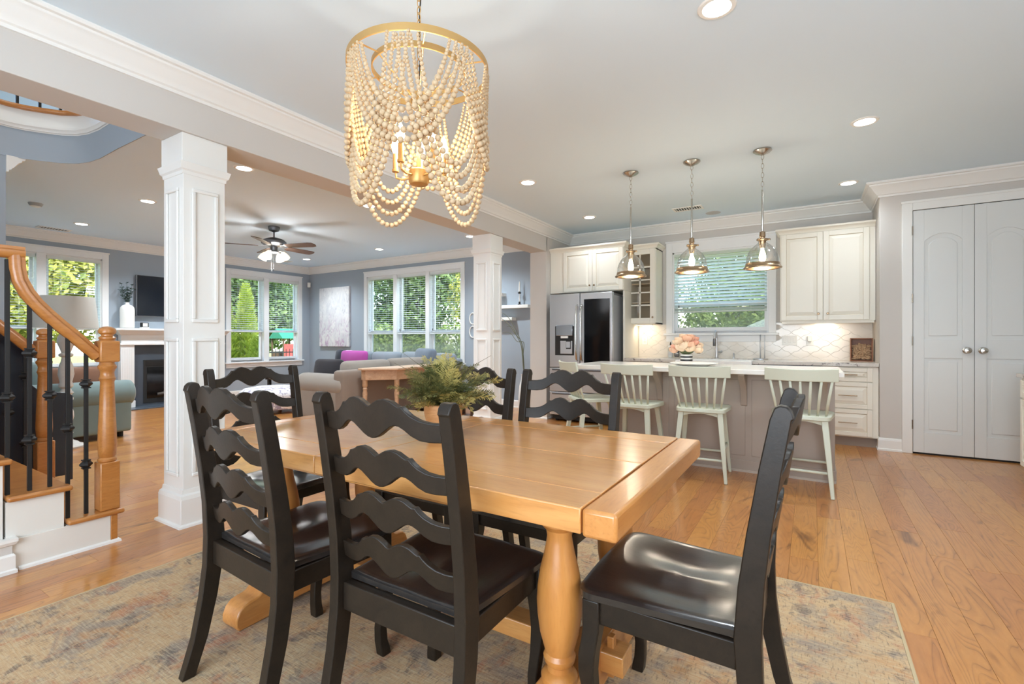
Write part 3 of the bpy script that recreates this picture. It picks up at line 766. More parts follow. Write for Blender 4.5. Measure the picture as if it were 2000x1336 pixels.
for i, (L, lw, dr, fi, mt) in enumerate([(.22, .045, .55, True, lf1), (.25, .05, .75, True, lf3), (.20, .05, .35, True, lf1), (.23, .03, .9, False, lf2), (.17, .028, .5, False, lf2), (.24, .045, .45, True, lf2)]):
    me = frond(i, L, lw, dr, fi); me.materials.append(mt); fm.append(me)
r = random.Random(5)
for i in range(105):
    me = fm[[0, 1, 2, 5, 0, 2, 1, 5, 3, 4][i % 10]]; a = r.uniform(0, 2 * pi); tilt = r.uniform(-.95, .45)
    o = obj('frond', me, None, pf, (.03 * cos(a) * r.random(), .03 * sin(a) * r.random(), .112))
    o.rotation_euler = (r.uniform(-.3, .3), tilt - .05, a); s_ = r.uniform(.66, 1.04); o.scale = (s_, s_, s_)
tw = MB()
for i in range(7):
    a = r.uniform(0, 2 * pi); L = r.uniform(.18, .27); tw.tube([(0, 0, .11), (cos(a) * L * .45, sin(a) * L * .45, .11 + L * .6), (cos(a) * L, sin(a) * L, .11 + L * .85)], [.0016, .0013, .0006], 4)
tw.build('twig', M('twig', rgb(96, 84, 60), .8), pf)
# ------------------------------------------------------------------ bead chandelier
cd = thing('bead_chandelier', 'large round chandelier draped with pale wooden bead swags over the dining table', 'chandelier', (-1.38, 1.50, 0))
RZ = 2.275; RR = .287
MB().lathe([(.0, CZ), (.062, CZ), (.062, CZ - .012), (.05, CZ - .026), (.012, CZ - .032), (0, CZ - .032)], (0, 0, 0), 28, cap=False).build('ceiling_canopy', m_gold, cd, smooth=40)
def chain(mb, z1, z0, L=.034, wd=.009, r=.0018):
    n = max(2, int((z1 - z0) / (L * .78))); st = (z1 - z0) / n
    for i in range(n):
        zc = z1 - st * (i + .5); pts = []
        for k in range(13):
            a = 2 * pi * k / 12; u = wd * cos(a); v = L * .5 * sin(a)
            pts.append((u if i % 2 == 0 else 0, 0 if i % 2 == 0 else u, zc + v))
        mb.tube(pts, r, 5, cap=False)
    return mb
chain(MB(), CZ - .03, 2.145).build('chain', m_gold, cd, smooth=True)
MB().tube([(.006, 0, CZ - .03), (.013, .004, 2.62), (-.006, .01, 2.5), (.010, -.004, 2.35), (.004, 0, 2.14)], .0028, 6).build('cord', m_black, cd, smooth=True)
def ring(r, z, h, t_, n=64): return MB().lathe([(r - t_, z - h), (r, z - h), (r, z), (r - t_, z), (r - t_, z - h)], (0, 0, 0), n, cap=False)
ring(RR, RZ, .028, .005).build('outer_ring', m_gold, cd, bevel=0.001)
ring(.19, RZ - .004, .024, .005).build('inner_ring', m_gold, cd, bevel=0.001)
sp = MB()
for k in range(6):
    a = k * pi / 3 + .3; sp.tube([(0.03 * cos(a), .03 * sin(a), 2.14), (.19 * cos(a), .19 * sin(a), RZ - .016), (RR * cos(a), RR * sin(a), RZ - .016)], .0032, 6)
sp.build('spoke', m_gold, cd, smooth=40)
MB().lathe([(0, 2.165), (.022, 2.16), (.034, 2.14), (.034, 2.11), (.014, 2.095), (.009, 2.08), (.009, 1.86), (.02, 1.855), (.040, 1.845), (.042, 1.80), (.036, 1.79), (.012, 1.785), (0, 1.785)], (0, 0, 0), 24, cap=False).build('centre_stem', m_gold, cd, smooth=40)
for k in range(5):
    a = 2 * pi * k / 5 + .95; q = .105
    arm = MB().tube([(.038 * cos(a), .038 * sin(a), 1.82), (.075 * cos(a), .075 * sin(a), 1.815), (q * .97 * cos(a), q * .97 * sin(a), 1.825), (q * cos(a), q * sin(a), 1.85)], .0042, 8)
    arm.lathe([(0, 1.85), (.014, 1.85), (.014, 1.86), (.011, 1.862), (.011, 1.925), (0, 1.925)], (q * cos(a), q * sin(a), 0), 14, cap=False)
    ao = arm.build('candle_arm', m_gold, cd, smooth=40)
    MB().lathe([(.006, 1.925), (.013, 1.937), (.0165, 1.953), (.014, 1.972), (.007, 1.995), (.001, 2.008)], (q * cos(a), q * sin(a), 0), 12).build('candle_bulb', m_bulbc, ao, smooth=True)
l = lamp('chandelier_light', 'POINT', (0, 0, 1.96), 8, (1, .89, .74), shadow_soft_size=.035); l.parent = cd
m_bead = wood('whitewashed_bead', rgb(206, 182, 148), rgb(184, 156, 120), rgb(150, 118, 86), (1, 1, 1), .6, 30, grain=.25, bump=0, world=True)
TH0 = atan2(-1.50, 1.38)      # direction from the chandelier to the camera
def swag(cen, half, zb, zt, k, rin, nst, mid):
    return (cen, half, zb, zt, k, rin)
strands = []
for c in (33, -57, 123, -147):
    for i in range(4): strands.append((c, 34 + 5.2 * i, 1.815 - .05 * i, 2.75, .155 - .012 * i, 'deep'))
for c in (-12, 78, 168, -102):
    for i in range(4): strands.append((c, 35 + 5.2 * i, 1.968 - .036 * i, 2.2, .015, 'shallow'))
bs = MB().sphere((0, 0, 0), 1, 12, 8).mesh('bead', True); bs.materials.append(m_bead)
bead_list = []
for si, (c, half, zb, k, rin, kind) in enumerate(strands):
    S = 400; P = []
    for i in range(S + 1):
        s_ = -1 + 2 * i / S
        a = TH0 + radians(c + half * s_)
        z = zb + (RZ - .03 - zb) * (math.cosh(k * s_) - 1) / (math.cosh(k) - 1)
        r_ = (RR - .002) * (1 - rin * (1 - s_ * s_))
        P.append(Vector((r_ * cos(a), r_ * sin(a), z)))
    cum = [0]
    for a, b in zip(P[:-1], P[1:]): cum.append(cum[-1] + (b - a).length)
    L = cum[-1]; pos = .006; idx = 0; beads = []
    while pos < L - .004:
        q = abs(pos / L * 2 - 1); rad = .0066 + .0052 * max(0, min(1, (1 - q) * 2.8 - .32))
        while idx < S and cum[idx + 1] < pos + rad: idx += 1
        f = (pos + rad - cum[idx]) / max(1e-9, cum[min(idx + 1, S)] - cum[idx]); p = P[idx].lerp(P[min(idx + 1, S)], min(1, f))
        beads.append((p, rad)); pos += 2 * rad
    bead_list.append((si, P, beads))
camv = Vector((1.38, -1.50, 1.15))
allb = sorted(((rad / (p - camv).length, si, j) for si, P, bl in bead_list for j, (p, rad) in enumerate(bl)), reverse=True)
big = {(si, j) for _, si, j in allb[:290]}
for si, P, bl in bead_list:
    mb = MB(); mb.tube(P[::8], .0009, 4)
    for j, (p, rad) in enumerate(bl):
        if (si, j) not in big: mb.sphere(p, rad, 9, 6)
    so = mb.build('bead_strand', m_bead, cd, smooth=True)
    for j, (p, rad) in enumerate(bl):
        if (si, j) in big: obj('bead', bs, None, so, p).scale = (rad, rad, rad)
# ------------------------------------------------------------------ recessed ceiling lights
def recessed(x, y, label, group, e=50, col=(.82, .92, 1)):
    t = thing('recessed_light', label, 'ceiling light', (x, y, CZ), 0, group)
    MB().lathe([(.066, -.002), (.066, -.007), (.084, -.006), (.090, 0), (.066, 0)], (0, 0, 0), 32, cap=False).build('trim_ring', m_plastic, t, smooth=40)
    MB().lathe([(0, -.004), (.067, -.004)], (0, 0, 0), 28, cap=False).build('lens', m_lens, t)
    s_ = lamp('recessed_spot', 'SPOT', (0, 0, -.02), e, col, (0, 0, -1), spot_size=radians(140), spot_blend=.9, shadow_soft_size=.06); s_.parent = t
KG = 'recessed lights in the dining and kitchen ceiling'; LG = 'recessed lights in the living room ceiling'
for x, y, lb in ((-.393, 2.534, 'recessed light nearest the camera, cut by the top edge of the photo'), (.336, 4.438, 'round recessed light in front of the pantry doors, right of the pendants'),
                 (.324, 6.089, 'round recessed light above the right kitchen wall cabinet'), (-2.486, 4.332, 'round recessed light between the chandelier and the pendants'),
                 (-2.50, 5.99, 'round recessed light above the refrigerator')):
    recessed(x, y, lb, KG, 20 if y > 5 else 48)
for x, y, lb in ((-4.56, 2.56, 'round recessed light just right of the near column'), (-6.61, 2.58, 'round recessed light left of the near column, nearest it'),
                 (-8.70, 2.60, 'round recessed light above the window left of the fireplace'), (-4.56, 4.08, 'round recessed light behind the bottom of the bead chandelier'),
                 (-4.55, 6.12, 'round recessed light beside the top of the far column'), (-6.60, 6.14, 'round recessed light above the triple window'),
                 (-8.66, 6.13, 'round recessed light right of the ceiling fan, far corner'), (-8.70, 3.90, 'round recessed light above the television, half behind the near column')):
    recessed(x, y, lb, LG, 125)
# ------------------------------------------------------------------ glass pendants over the island
def pendant(x, y, label):
    t = thing('glass_pendant', label, 'pendant light', (x, y, 0), 0, 'glass pendants over the island')
    MB().lathe([(0, CZ), (.072, CZ), (.074, CZ - .010), (.060, CZ - .022), (.030, CZ - .036), (.012, CZ - .044), (0, CZ - .046)], (0, 0, 0), 28, cap=False).build('canopy', m_chrome, t, smooth=40)
    chain(MB(), CZ - .04, 2.42, .046, .011, .0022).build('chain', m_chrome, t, smooth=True)
    MB().lathe([(.004, 2.435), (.008, 2.425), (.0085, 2.06), (.004, 2.05)], (0, 0, 0), 10).build('rod', m_chrome, t, smooth=40)
    sk = MB().lathe([(.010, 2.075), (.022, 2.068), (.024, 2.03), (.020, 2.025), (.020, 2.015), (.046, 2.008), (.046, 1.998), (.030, 1.99), (.026, 1.955), (.020, 1.93), (0, 1.93)], (0, 0, 0), 22, cap=False)
    sk.sphere((.052, 0, 2.002), .010); sk.sphere((-.026, .045, 2.002), .010); sk.sphere((-.026, -.045, 2.002), .010)
    sk.build('socket', m_brass, t, smooth=40)
    g_ = [(.030, 1.992), (.036, 1.975), (.060, 1.955), (.092, 1.925), (.115, 1.885), (.127, 1.845), (.131, 1.805), (.131, 1.785)]
    MB().lathe(g_, (0, 0, 0), 36, cap=False).build('glass_shade', m_shade, t, smooth=True)
    MB().lathe([(.128, 1.80), (.133, 1.80), (.134, 1.785), (.140, 1.772), (.150, 1.764), (.150, 1.758), (.136, 1.755), (.128, 1.762), (.128, 1.80)], (0, 0, 0), 40, cap=False).build('rim', m_brass, t, smooth=40)
    MB().lathe([(.012, 1.932), (.013, 1.915), (.022, 1.885), (.027, 1.855), (.024, 1.83), (.012, 1.812), (0, 1.808)], (0, 0, 0), 16, cap=False).build('bulb', m_bulb, t, smooth=True)
    o = lamp('pendant_light', 'POINT', (0, 0, 1.79), 6, (1, .87, .70), shadow_soft_size=.03); o.parent = t
pendant(-1.492, 4.605, 'clear glass pendant with brass rim, left of three, in front of the glass cabinet')
pendant(-.926, 4.605, 'clear glass pendant with brass rim, middle of three, before the kitchen window')
pendant(-.357, 4.649, 'clear glass pendant with brass rim, right of three, nearest the right wall cabinet')
# ------------------------------------------------------------------ ceiling fan
cf = thing('ceiling_fan', 'five blade ceiling fan with brown blades and frosted lamps in the living room', 'fan', (-6.576, 4.124, 0))
MB().lathe([(0, CZ), (.075, CZ), (.078, CZ - .02), (.065, CZ - .06), (.02, CZ - .075), (.012, CZ - .08), (.012, CZ - .15), (.03, CZ - .155), (.03, CZ - .165), (0, CZ - .166)], (0, 0, 0), 24, cap=False).build('downrod', m_dsteel, cf, smooth=40)
MB().lathe([(0, 2.61), (.06, 2.608), (.13, 2.585), (.165, 2.555), (.165, 2.525), (.14, 2.505), (.09, 2.49), (.05, 2.48), (.045, 2.43), (.07, 2.42), (.07, 2.40), (.03, 2.385), (0, 2.383)], (0, 0, 0), 30, cap=False).build('motor_housing', m_dsteel, cf, smooth=40)
m_blade = wood('fan_blade', rgb(98, 74, 60), rgb(80, 60, 50), rgb(50, 38, 30), (.5, 4, 4), .45, 5, grain=.3)
for k in range(5):
    a = 2 * pi * k / 5 + radians(20)
    pl = [(.20, -.05), (.24, -.062), (.58, -.075), (.64, -.06), (.66, -.02), (.66, .02), (.64, .06), (.58, .075), (.24, .062), (.20, .05)]
    bl = MB().prism(pl, -.004, .004).build('blade', m_blade, cf, bevel=0.002, loc=(0, 0, 2.487), rot=(radians(-12), 0, a))
    MB().prism([(.08, -.018), (.15, -.012), (.20, -.045), (.27, -.03), (.27, .03), (.20, .045), (.15, .012), (.08, .018)], .004, .009).build('blade_bracket', m_steel, bl)
m_frost = M('frosted_lamp', rgb(250, 236, 210), .4, emit=((1, .82, .58, 1), 1.0))
for k in range(4):
    a = 2 * pi * k / 4 + .5
    ar = MB().tube([(.04 * cos(a), .04 * sin(a), 2.405), (.10 * cos(a), .10 * sin(a), 2.42), (.125 * cos(a), .125 * sin(a), 2.40)], .008, 8).build('lamp_arm', m_steel, cf, smooth=True)
    sh = MB().lathe([(.02, 0), (.028, -.01), (.045, -.04), (.058, -.085), (.060, -.11), (.054, -.11), (.04, -.05), (.0, -.02)], (0, 0, 0), 16, cap=False).build('lamp_shade', m_frost, cf, smooth=True, loc=(.125 * cos(a), .125 * sin(a), 2.40), rot=(0, 0, 0))
    sh.rotation_euler = Vector((cos(a) * .55, sin(a) * .55, -1)).to_track_quat('-Z', 'Y').to_euler()
o = lamp('fan_light', 'POINT', (0, 0, 2.22), 20, (.95, .95, .95), shadow_soft_size=.12); o.parent = cf
pc_ = MB()
for x in (.02, -.03):
    pc_.tube([(x, -.02, 2.385), (x, -.02, 2.16)], .0012, 5); pc_.lathe([(.001, 2.17), (.007, 2.165), (.007, 2.13), (.001, 2.125)], (x, -.02, 0), 8)
pc_.build('pull_chain', m_dsteel, cf)
# ------------------------------------------------------------------ vents, speaker, detectors
def vent(x, y, wx, wy, label, n=10):
    t = thing('ceiling_vent', label, 'vent', (x, y, CZ))
    B(-wx / 2, wx / 2, -wy / 2, wy / 2, -.002, 0).build('backing', m_dark, t)
    f = MB(); e = .025
    f.box(-wx / 2 - e, wx / 2 + e, -wy / 2 - e, -wy / 2, -.008, 0); f.box(-wx / 2 - e, wx / 2 + e, wy / 2, wy / 2 + e, -.008, 0); f.box(-wx / 2 - e, -wx / 2, -wy / 2, wy / 2, -.008, 0); f.box(wx / 2, wx / 2 + e, -wy / 2, wy / 2, -.008, 0)
    f.build('frame', m_plastic, t, bevel=0.002)
    lng = wx > wy
    me = (B(-.004, .004, -wy / 2, wy / 2, -.008, -.001) if lng else B(-wx / 2, wx / 2, -.004, .004, -.008, -.001)).mesh('louver'); me.materials.append(m_plastic)
    for i in range(n):
        q = (i + .5) / n - .5
        obj('louver', me, None, t, (q * wx if lng else 0, 0 if lng else q * wy, 0))
vent(-1.30, 6.233, .30, .13, 'white louvered ceiling vent above the island pendants')
vent(-9.42, 2.50, .13, .32, 'white louvered ceiling vent above the window left of the fireplace')
vent(-9.25, 6.0, .13, .30, 'white louvered ceiling vent near the far corner beyond the fan')
t = thing('ceiling_speaker', 'flat round white ceiling speaker above the kitchen window', 'speaker', (-1.07, 6.62, CZ))
MB().lathe([(0, -.006), (.075, -.006), (.09, -.003), (.09, 0), (0, 0)], (0, 0, 0), 28, cap=False).build('grille', M('grille_grey', rgb(190, 190, 188), .7), t, smooth=40)
t = thing('smoke_detector', 'round white smoke detector on the ceiling beside the stair landing', 'smoke detector', (-7.85, 1.92, CZ))
MB().lathe([(0, 0), (.068, 0), (.066, -.012), (.056, -.03), (.03, -.042), (0, -.042)], (0, 0, 0), 24, cap=False).build('housing', M('detector_grey', rgb(170, 172, 172), .5), t, smooth=40)
MB().lathe([(.045, -.033), (.046, -.037), (.03, -.046), (0, -.046)], (0, 0, 0), 18, cap=False).build('cover', m_plastic, t, smooth=40)
t = thing('upstairs_fill_lamp', 'added unseen dome lamp that brightens the upper landing', 'ceiling light', (-4.7, 1.6, 5.3))  # unseen dome added with its point lamp to brighten the dark landing
MB().lathe([(.16, 0), (.16, -.02), (.15, -.06), (.09, -.10), (0, -.11)], (0, 0, 0), 24).build('dome', m_frost, t, smooth=40)
o = lamp('upstairs_fill_light', 'POINT', (0, 0, -.25), 36, (1, .94, .86), shadow_soft_size=.15); o.parent = t
# ------------------------------------------------------------------ kitchen cabinets
def front_panel(mb, x0, x1, z0, z1, y, fr=.055):
    """raised-panel front facing -y: frame slab, glazed groove, raised centre"""
    mb.box(x0, x0 + fr, y - .02, y, z0, z1); mb.box(x1 - fr, x1, y - .02, y, z0, z1)
    mb.box(x0 + fr, x1 - fr, y - .02, y, z0, z0 + fr); mb.box(x0 + fr, x1 - fr, y - .02, y, z1 - fr, z1)
    mb.box(x0 + fr, x1 - fr, y - .009, y, z0 + fr, z1 - fr)
def raised(x0, x1, z0, z1, y, fr=.055, ins=.018):
    a, b, c, d = x0 + fr + ins, x1 - fr - ins, z0 + fr + ins, z1 - fr - ins; s_ = .022
    return MB().add([(x0 + fr + .004, y - .009, z0 + fr + .004), (x1 - fr - .004, y - .009, z0 + fr + .004), (x1 - fr - .004, y - .009, z1 - fr - .004), (x0 + fr + .004, y - .009, z1 - fr - .004),
                     (a + s_, y - .019, c + s_), (b - s_, y - .019, c + s_), (b - s_, y - .019, d - s_), (a + s_, y - .019, d - s_)],
                    [(0, 1, 5, 4), (1, 2, 6, 5), (2, 3, 7, 6), (3, 0, 4, 7), (4, 5, 6, 7), (3, 2, 1, 0)])
def knob(parent, x, y, z, mat=None):
    MB().lathe([(.006, 0), (.005, -.012), (.012, -.018), (.014, -.024), (.010, -.030), (0, -.031)], (x, y, z), 14, axis='y').build('knob', mat or m_brass, parent, smooth=40)
def cab_door(parent, x0, x1, z0, z1, y, kx=None, kz=None, name='door', fr=.055):
    mb = MB(); front_panel(mb, x0, x1, z0, z1, y, fr); d = mb.build(name, m_cab, parent, bevel=0.003)
    fr2 = fr
    raised(x0, x1, z0, z1, y, fr2).build('raised_panel', m_cab, d)
    g_ = MB(); e = .004
    for (p, q, r_, s_) in ((x0 + fr, x1 - fr, z0 + fr, z0 + fr + e), (x0 + fr, x1 - fr, z1 - fr - e, z1 - fr), (x0 + fr, x0 + fr + e, z0 + fr, z1 - fr), (x1 - fr - e, x1 - fr, z0 + fr, z1 - fr)): g_.box(p, q, y - .0105, y - .009, r_, s_)
    g_.build('glaze_line', m_glaze, d)
    if kx is not None: knob(d, kx, y - .02, kz)
    return d
def bar_handle(parent, x, y, z, L=.11):
    mb = MB(); mb.tube([(x - L / 2, y - .03, z), (x + L / 2, y - .03, z)], .0045, 8); mb.tube([(x - .03, y, z), (x - .03, y - .03, z)], .004, 6); mb.tube([(x + .03, y, z), (x + .03, y - .03, z)], .004, 6)
    mb.build('bar_handle', m_brass, parent, smooth=40)
UT = 2.405; UB = 1.362
def cornice(t, path, closed=False):
    MB().sweep(path, [(0, UT - .005), (.010, UT - .005), (.014, UT + .012), (.030, UT + .030), (.046, UT + .038), (.046, UT + .058), (0, UT + .058)], closed, -1).build('cornice', m_cab, t, smooth=30)
# right wall cabinet
t = thing('wall_cabinet', 'cream double door wall cabinet right of the kitchen window', 'cabinet', (0, 0, 0), 0)
x0, x1, yf = -.322, .600, 6.645
B(x0, x1, yf, YB, UB, UT).build('body', m_cab, t, bevel=0.002)
xm = .113
cab_door(t, x0 + .012, xm - .002, UB + .012, UT - .01, yf, xm - .045, UB + .085)
cab_door(t, xm + .002, .545, UB + .012, UT - .01, yf, xm + .045, UB + .085)
cornice(t, [(x0, YB), (x0, yf), (x1, yf)])
B(x0 + .02, x1 - .01, yf + .005, yf + .03, UB - .025, UB).build('light_rail', m_cab, t)
# glass door cabinet
t = thing('wall_cabinet', 'cream wall cabinet with a small paned glass door left of the kitchen window', 'cabinet', (0, 0, 0), 0)
x0, x1 = -2.235, -1.800
sh = MB(); sh.box(x0, x0 + .018, yf, YB, UB, UT); sh.box(x1 - .018, x1, yf, YB, UB, UT); sh.box(x0, x1, yf, YB, UB, UB + .02); sh.box(x0, x1, yf, YB, UT - .02, UT); sh.box(x0, x1, YB - .012, YB, UB, UT)
sh.build('body', m_cab, t, bevel=0.002)
inn = M('cabinet_inside', rgb(196, 176, 150), .6)
MB().box(x0 + .0185, x1 - .0185, YB - .016, YB - .012, UB + .02, UT - .02).build('back_panel', inn, t)
for z in (UB + .29, UB + .55, UB + .80): B(x0 + .018, x1 - .018, yf + .03, YB - .016, z, z + .018).build('shelf', inn, t)
d = MB(); a, b, c, e_ = x0 + .008, x1 - .008, UB + .012, UT - .012; fr = .072
d.box(a, a + fr, yf - .02, yf, c, e_); d.box(b - fr, b, yf - .02, yf, c, e_); d.box(a + fr, b - fr, yf - .02, yf, c, c + fr); d.box(a + fr, b - fr, yf - .02, yf, e_ - fr, e_)
dd = d.build('door', m_cab, t, bevel=0.003)
mu = MB(); xm2 = (a + b) / 2; mu.box(xm2 - .009, xm2 + .009, yf - .017, yf - .002, c + fr, e_ - fr)
nz = 5; zz = [(c + fr) + (e_ - c - 2 * fr) * k / nz for k in range(nz + 1)]
for z in zz[1:-1]: mu.box(a + fr, b - fr, yf - .017, yf - .002, z - .009, z + .009)
mu.build('muntins', m_cab, dd)
for k in range(nz):
    for (p, q) in ((a + fr, xm2 - .009), (xm2 + .009, b - fr)):
        B(p, q, yf - .010, yf - .008, zz[k] + (.009 if k else 0), zz[k + 1] - (.009 if k < nz - 1 else 0)).build('pane', m_cabglass, dd)
knob(dd, b - .03, yf - .02, UB + .09)
cornice(t, [(x0, yf), (x1, yf), (x1, YB)])
# refrigerator surround with cabinet over it
t = thing('wall_cabinet', 'cream double door cabinet over the refrigerator', 'cabinet', (0, 0, 0), 0)
yc = 6.32
B(BX + .004, -2.142, yc, YB, 1.815, UT).build('body', m_cab, t, bevel=0.002)
B(-2.168, -2.142, 6.36, YB, 0, 1.813).build('side_panel', m_cab, t, bevel=0.002)
cab_door(t, -3.03, -2.590, 1.825, UT - .012, yc, -2.62, 1.90); cab_door(t, -2.586, -2.150, 1.825, UT - .012, yc, -2.555, 1.90)
cornice(t, [(BX + .004, yc), (-2.142, yc), (-2.142, 6.62)])
# base cabinets
def base_unit(label, x0, x1, fronts, yb=6.345, top=.858):
    t = thing('base_cabinet', label, 'cabinet', (0, 0, 0), 0)
    B(x0, x1, yb, YB - .02, .105, top).build('body', m_cab, t, bevel=0.002)
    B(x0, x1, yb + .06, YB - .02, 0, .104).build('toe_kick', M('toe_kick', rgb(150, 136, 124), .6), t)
    for (kind, a, b, c, d_) in fronts:
        o = cab_door(t, a, b, c, d_, yb, None, None, 'drawer' if kind == 'drawer' else 'door', .045)
        if kind == 'drawer': bar_handle(o, (a + b) / 2 - .0, yb - .02, (c + d_) / 2, .17)
        else: knob(o, (b if kind == 'doorl' else a) + (-.03 if kind == 'doorl' else .03), yb - .02, d_ - .06)
    return t
base_unit('cream three drawer base cabinet at the right end of the granite counter', .10, .600, [('drawer', .112, .546, .70, .848), ('drawer', .112, .546, .41, .692), ('drawer', .112, .546, .118, .402)])
base_unit('cream base cabinet under the farmhouse sink', -1.50, -.56, [('doorl', -1.49, -1.035, .118, .62), ('doorr', -1.025, -.57, .118, .62)], top=.635)
base_unit('cream base cabinet beside the refrigerator panel', -2.138, -1.504, [('drawer', -2.13, -1.515, .70, .848), ('doorl', -2.13, -1.825, .118, .692), ('doorr', -1.82, -1.515, .118, .692)])
t = thing('dishwasher', 'stainless dishwasher with black control strip under the granite counter', 'dishwasher', (0, 0, 0))
B(-.552, .094, 6.36, 6.93, .10, .856).build('body', m_dsteel, t); B(-.548, .090, 6.325, 6.36, .11, .80).build('front_door', m_steel, t, bevel=0.004); B(-.548, .090, 6.33, 6.36, .803, .853).build('control_strip', m_blackgloss, t, bevel=0.003)
# granite counter and sink
def granite():
    m, t, p = nodes('granite'); v = coords(t, True)
    c = mixc(t, noise(t, v, 9, 5, .7, .6), rgb(226, 222, 214), rgb(186, 178, 170))
    c = mixc(t, ramp(t, noise(t, v, 16, 5, .7, 1.0), [(.56, (0, 0, 0, 1)), (.66, (1, 1, 1, 1))]), c, rgb(112, 102, 98))
    t.links.new(c, p.inputs['Base Color']); p.inputs['Roughness'].default_value = .2; return m
m_gran = granite()
ct = thing('granite_counter', 'speckled grey granite counter along the kitchen wall', 'counter', (0, 0, 0))
B(-.59, .600, 6.305, YB, .860, .900).build('right_slab', m_gran, ct, bevel=0.004); B(-2.138, -1.47, 6.305, YB, .860, .900).build('left_slab', m_gran, ct, bevel=0.004); B(-1.469, -.591, 6.78, YB, .860, .900).build('back_slab', m_gran, ct, bevel=0.003)
sk = thing('farmhouse_sink', 'white apron front farmhouse sink in the granite counter', 'sink', (0, 0, 0))
s_ = MB(); s_.box(-1.466, -.594, 6.29, 6.34, .64, .893); s_.box(-1.466, -.594, 6.735, 6.778, .66, .893); s_.box(-1.466, -1.42, 6.34, 6.735, .66, .893); s_.box(-.64, -.594, 6.34, 6.735, .66, .893); s_.box(-1.42, -.64, 6.34, 6.735, .64, .68)
s_.build('basin', M('sink_ceramic', rgb(244, 244, 242), .12), sk, bevel=0.006)
def on_counter(name, label, cat, x, y): return thing(name, label, cat, (x, y, .9002))
t = on_counter('kitchen_faucet', 'tall chrome pull down faucet behind the sink', 'faucet', -1.068, 6.87)
MB().lathe([(.028, 0), (.028, .006), (.021, .012), (.021, .13), (.016, .14), (.013, .15), (.013, .27)], (0, 0, 0), 18).build('body', m_steel, t, smooth=40)
arcp = [(0, -.09 + .09 * cos(a), .27 + .09 * sin(a)) for a in [pi * k / 12 for k in range(13)]]
MB().tube(arcp + [(0, -.18, .25)], .012, 12).build('spout', m_steel, t, smooth=True)
MB().lathe([(.013, .26), (.017, .25), (.018, .17), (.014, .165)], (0, -.18, 0), 14).build('spray_head', m_dsteel, t, smooth=40)
MB().tube([(.018, 0, .085), (.06, 0, .085), (.066, -.01, .09), (.066, -.06, .10)], .009, 8).build('lever', m_steel, t, smooth=True)
t = on_counter('soap_pump', 'short chrome soap pump right of the faucet', 'soap dispenser', -.86, 6.88)
MB().lathe([(.02, 0), (.018, .01), (.011, .014), (.010, .05), (.012, .055), (.012, .065)], (0, 0, 0), 14).build('base', m_steel, t, smooth=40); MB().tube([(0, 0, .062), (0, -.01, .075), (0, -.055, .066)], .006, 8).build('spout', m_steel, t, smooth=True)
t = on_counter('paper_towel_holder', 'empty chrome paper towel stand on the granite counter', 'towel holder', -.545, 6.80)
MB().lathe([(.085, 0), (.085, .008), (.08, .012), (0, .012)], (0, 0, 0), 30).build('base', m_steel, t, smooth=40)
MB().tube([(0, 0, .01), (0, 0, .31)], .008, 10).build('centre_rod', m_steel, t, smooth=True); MB().tube([(.05, -.03, .01), (.05, -.03, .30)], .005, 8).build('side_rod', m_steel, t, smooth=True)
m_clear = thin_glass('bottle_glass', (.93, .95, .95, 1), .12); m_label = M('black_label', rgb(30, 30, 32), .5)
t = on_counter('soap_bottle', 'clear pump bottle with white collar at the left edge of the sink', 'bottle', -1.655, 6.84)
MB().lathe([(.036, 0), (.038, .01), (.038, .11), (.030, .13), (.016, .14)], (0, 0, 0), 20).build('bottle', m_clear, t, smooth=40); MB().lathe([(.033, .004), (.034, .07), (0, .07)], (0, 0, 0), 18).build('liquid', M('soap_liquid', rgb(226, 228, 226), .3), t, smooth=40)
MB().lathe([(.0385, .03), (.0385, .085)], (0, 0, 0), 20, cap=False, a0=pi * 1.15, a1=pi * 1.85).build('label', M('grey_label', rgb(196, 196, 196), .5), t); MB().lathe([(.020, .14), (.034, .142), (.034, .165), (.012, .168), (0, .168)], (0, 0, 0), 16).build('collar', m_plastic, t, smooth=40)
MB().lathe([(.007, .168), (.012, .18), (.007, .205), (.003, .215)], (0, 0, 0), 10).build('dropper', m_black, t, smooth=40)
t = on_counter('spray_bottle', 'clear spray bottle with black label and black trigger beside the sink', 'bottle', -1.56, 6.82)
B(-.038, .038, -.028, .028, 0, .135).build('bottle', m_clear, t, bevel=0.012); B(-.033, .033, -.0295, -.0285, .015, .115).build('label', m_label, t)
B(-.024, .024, -.0302, -.0297, .035, .042).build('label_line', m_plastic, t); B(-.02, .02, -.0302, -.0297, .055, .068).build('label_line', m_plastic, t); B(-.016, .016, -.0302, -.0297, .08, .086).build('label_line', m_plastic, t)
MB().lathe([(.02, .134), (.016, .15), (.013, .165)], (0, 0, 0), 14).build('neck', m_black, t, smooth=40)
MB().prism([(-.02, .165), (-.022, .195), (-.01, .205), (.05, .20), (.052, .188), (.02, .185), (.035, .155), (.028, .152), (.012, .165)], -.011, .011, 'y').build('trigger', m_black, t, bevel=0.002)
t = on_counter('cork_box', 'brown wooden shadow box filled with wine corks at the end of the counter', 'box', .485, 6.80)
t.rotation_euler = (0, 0, -.10)
w_, h_, dp = .105, .265, .10
m_box = wood('box_wood', rgb(150, 92, 54), rgb(126, 74, 42), rgb(80, 46, 26), (3, 3, .6), .45, 6)
s_ = MB(); s_.box(-w_, -w_ + .012, -dp / 2, dp / 2, 0, h_); s_.box(w_ - .012, w_, -dp / 2, dp / 2, 0, h_); s_.box(-w_ + .012, w_ - .012, -dp / 2, dp / 2, 0, .012); s_.box(-w_ + .012, w_ - .012, -dp / 2, dp / 2, h_ - .012, h_); s_.box(-w_ + .012, w_ - .012, dp / 2 - .008, dp / 2, .012, h_ - .012)
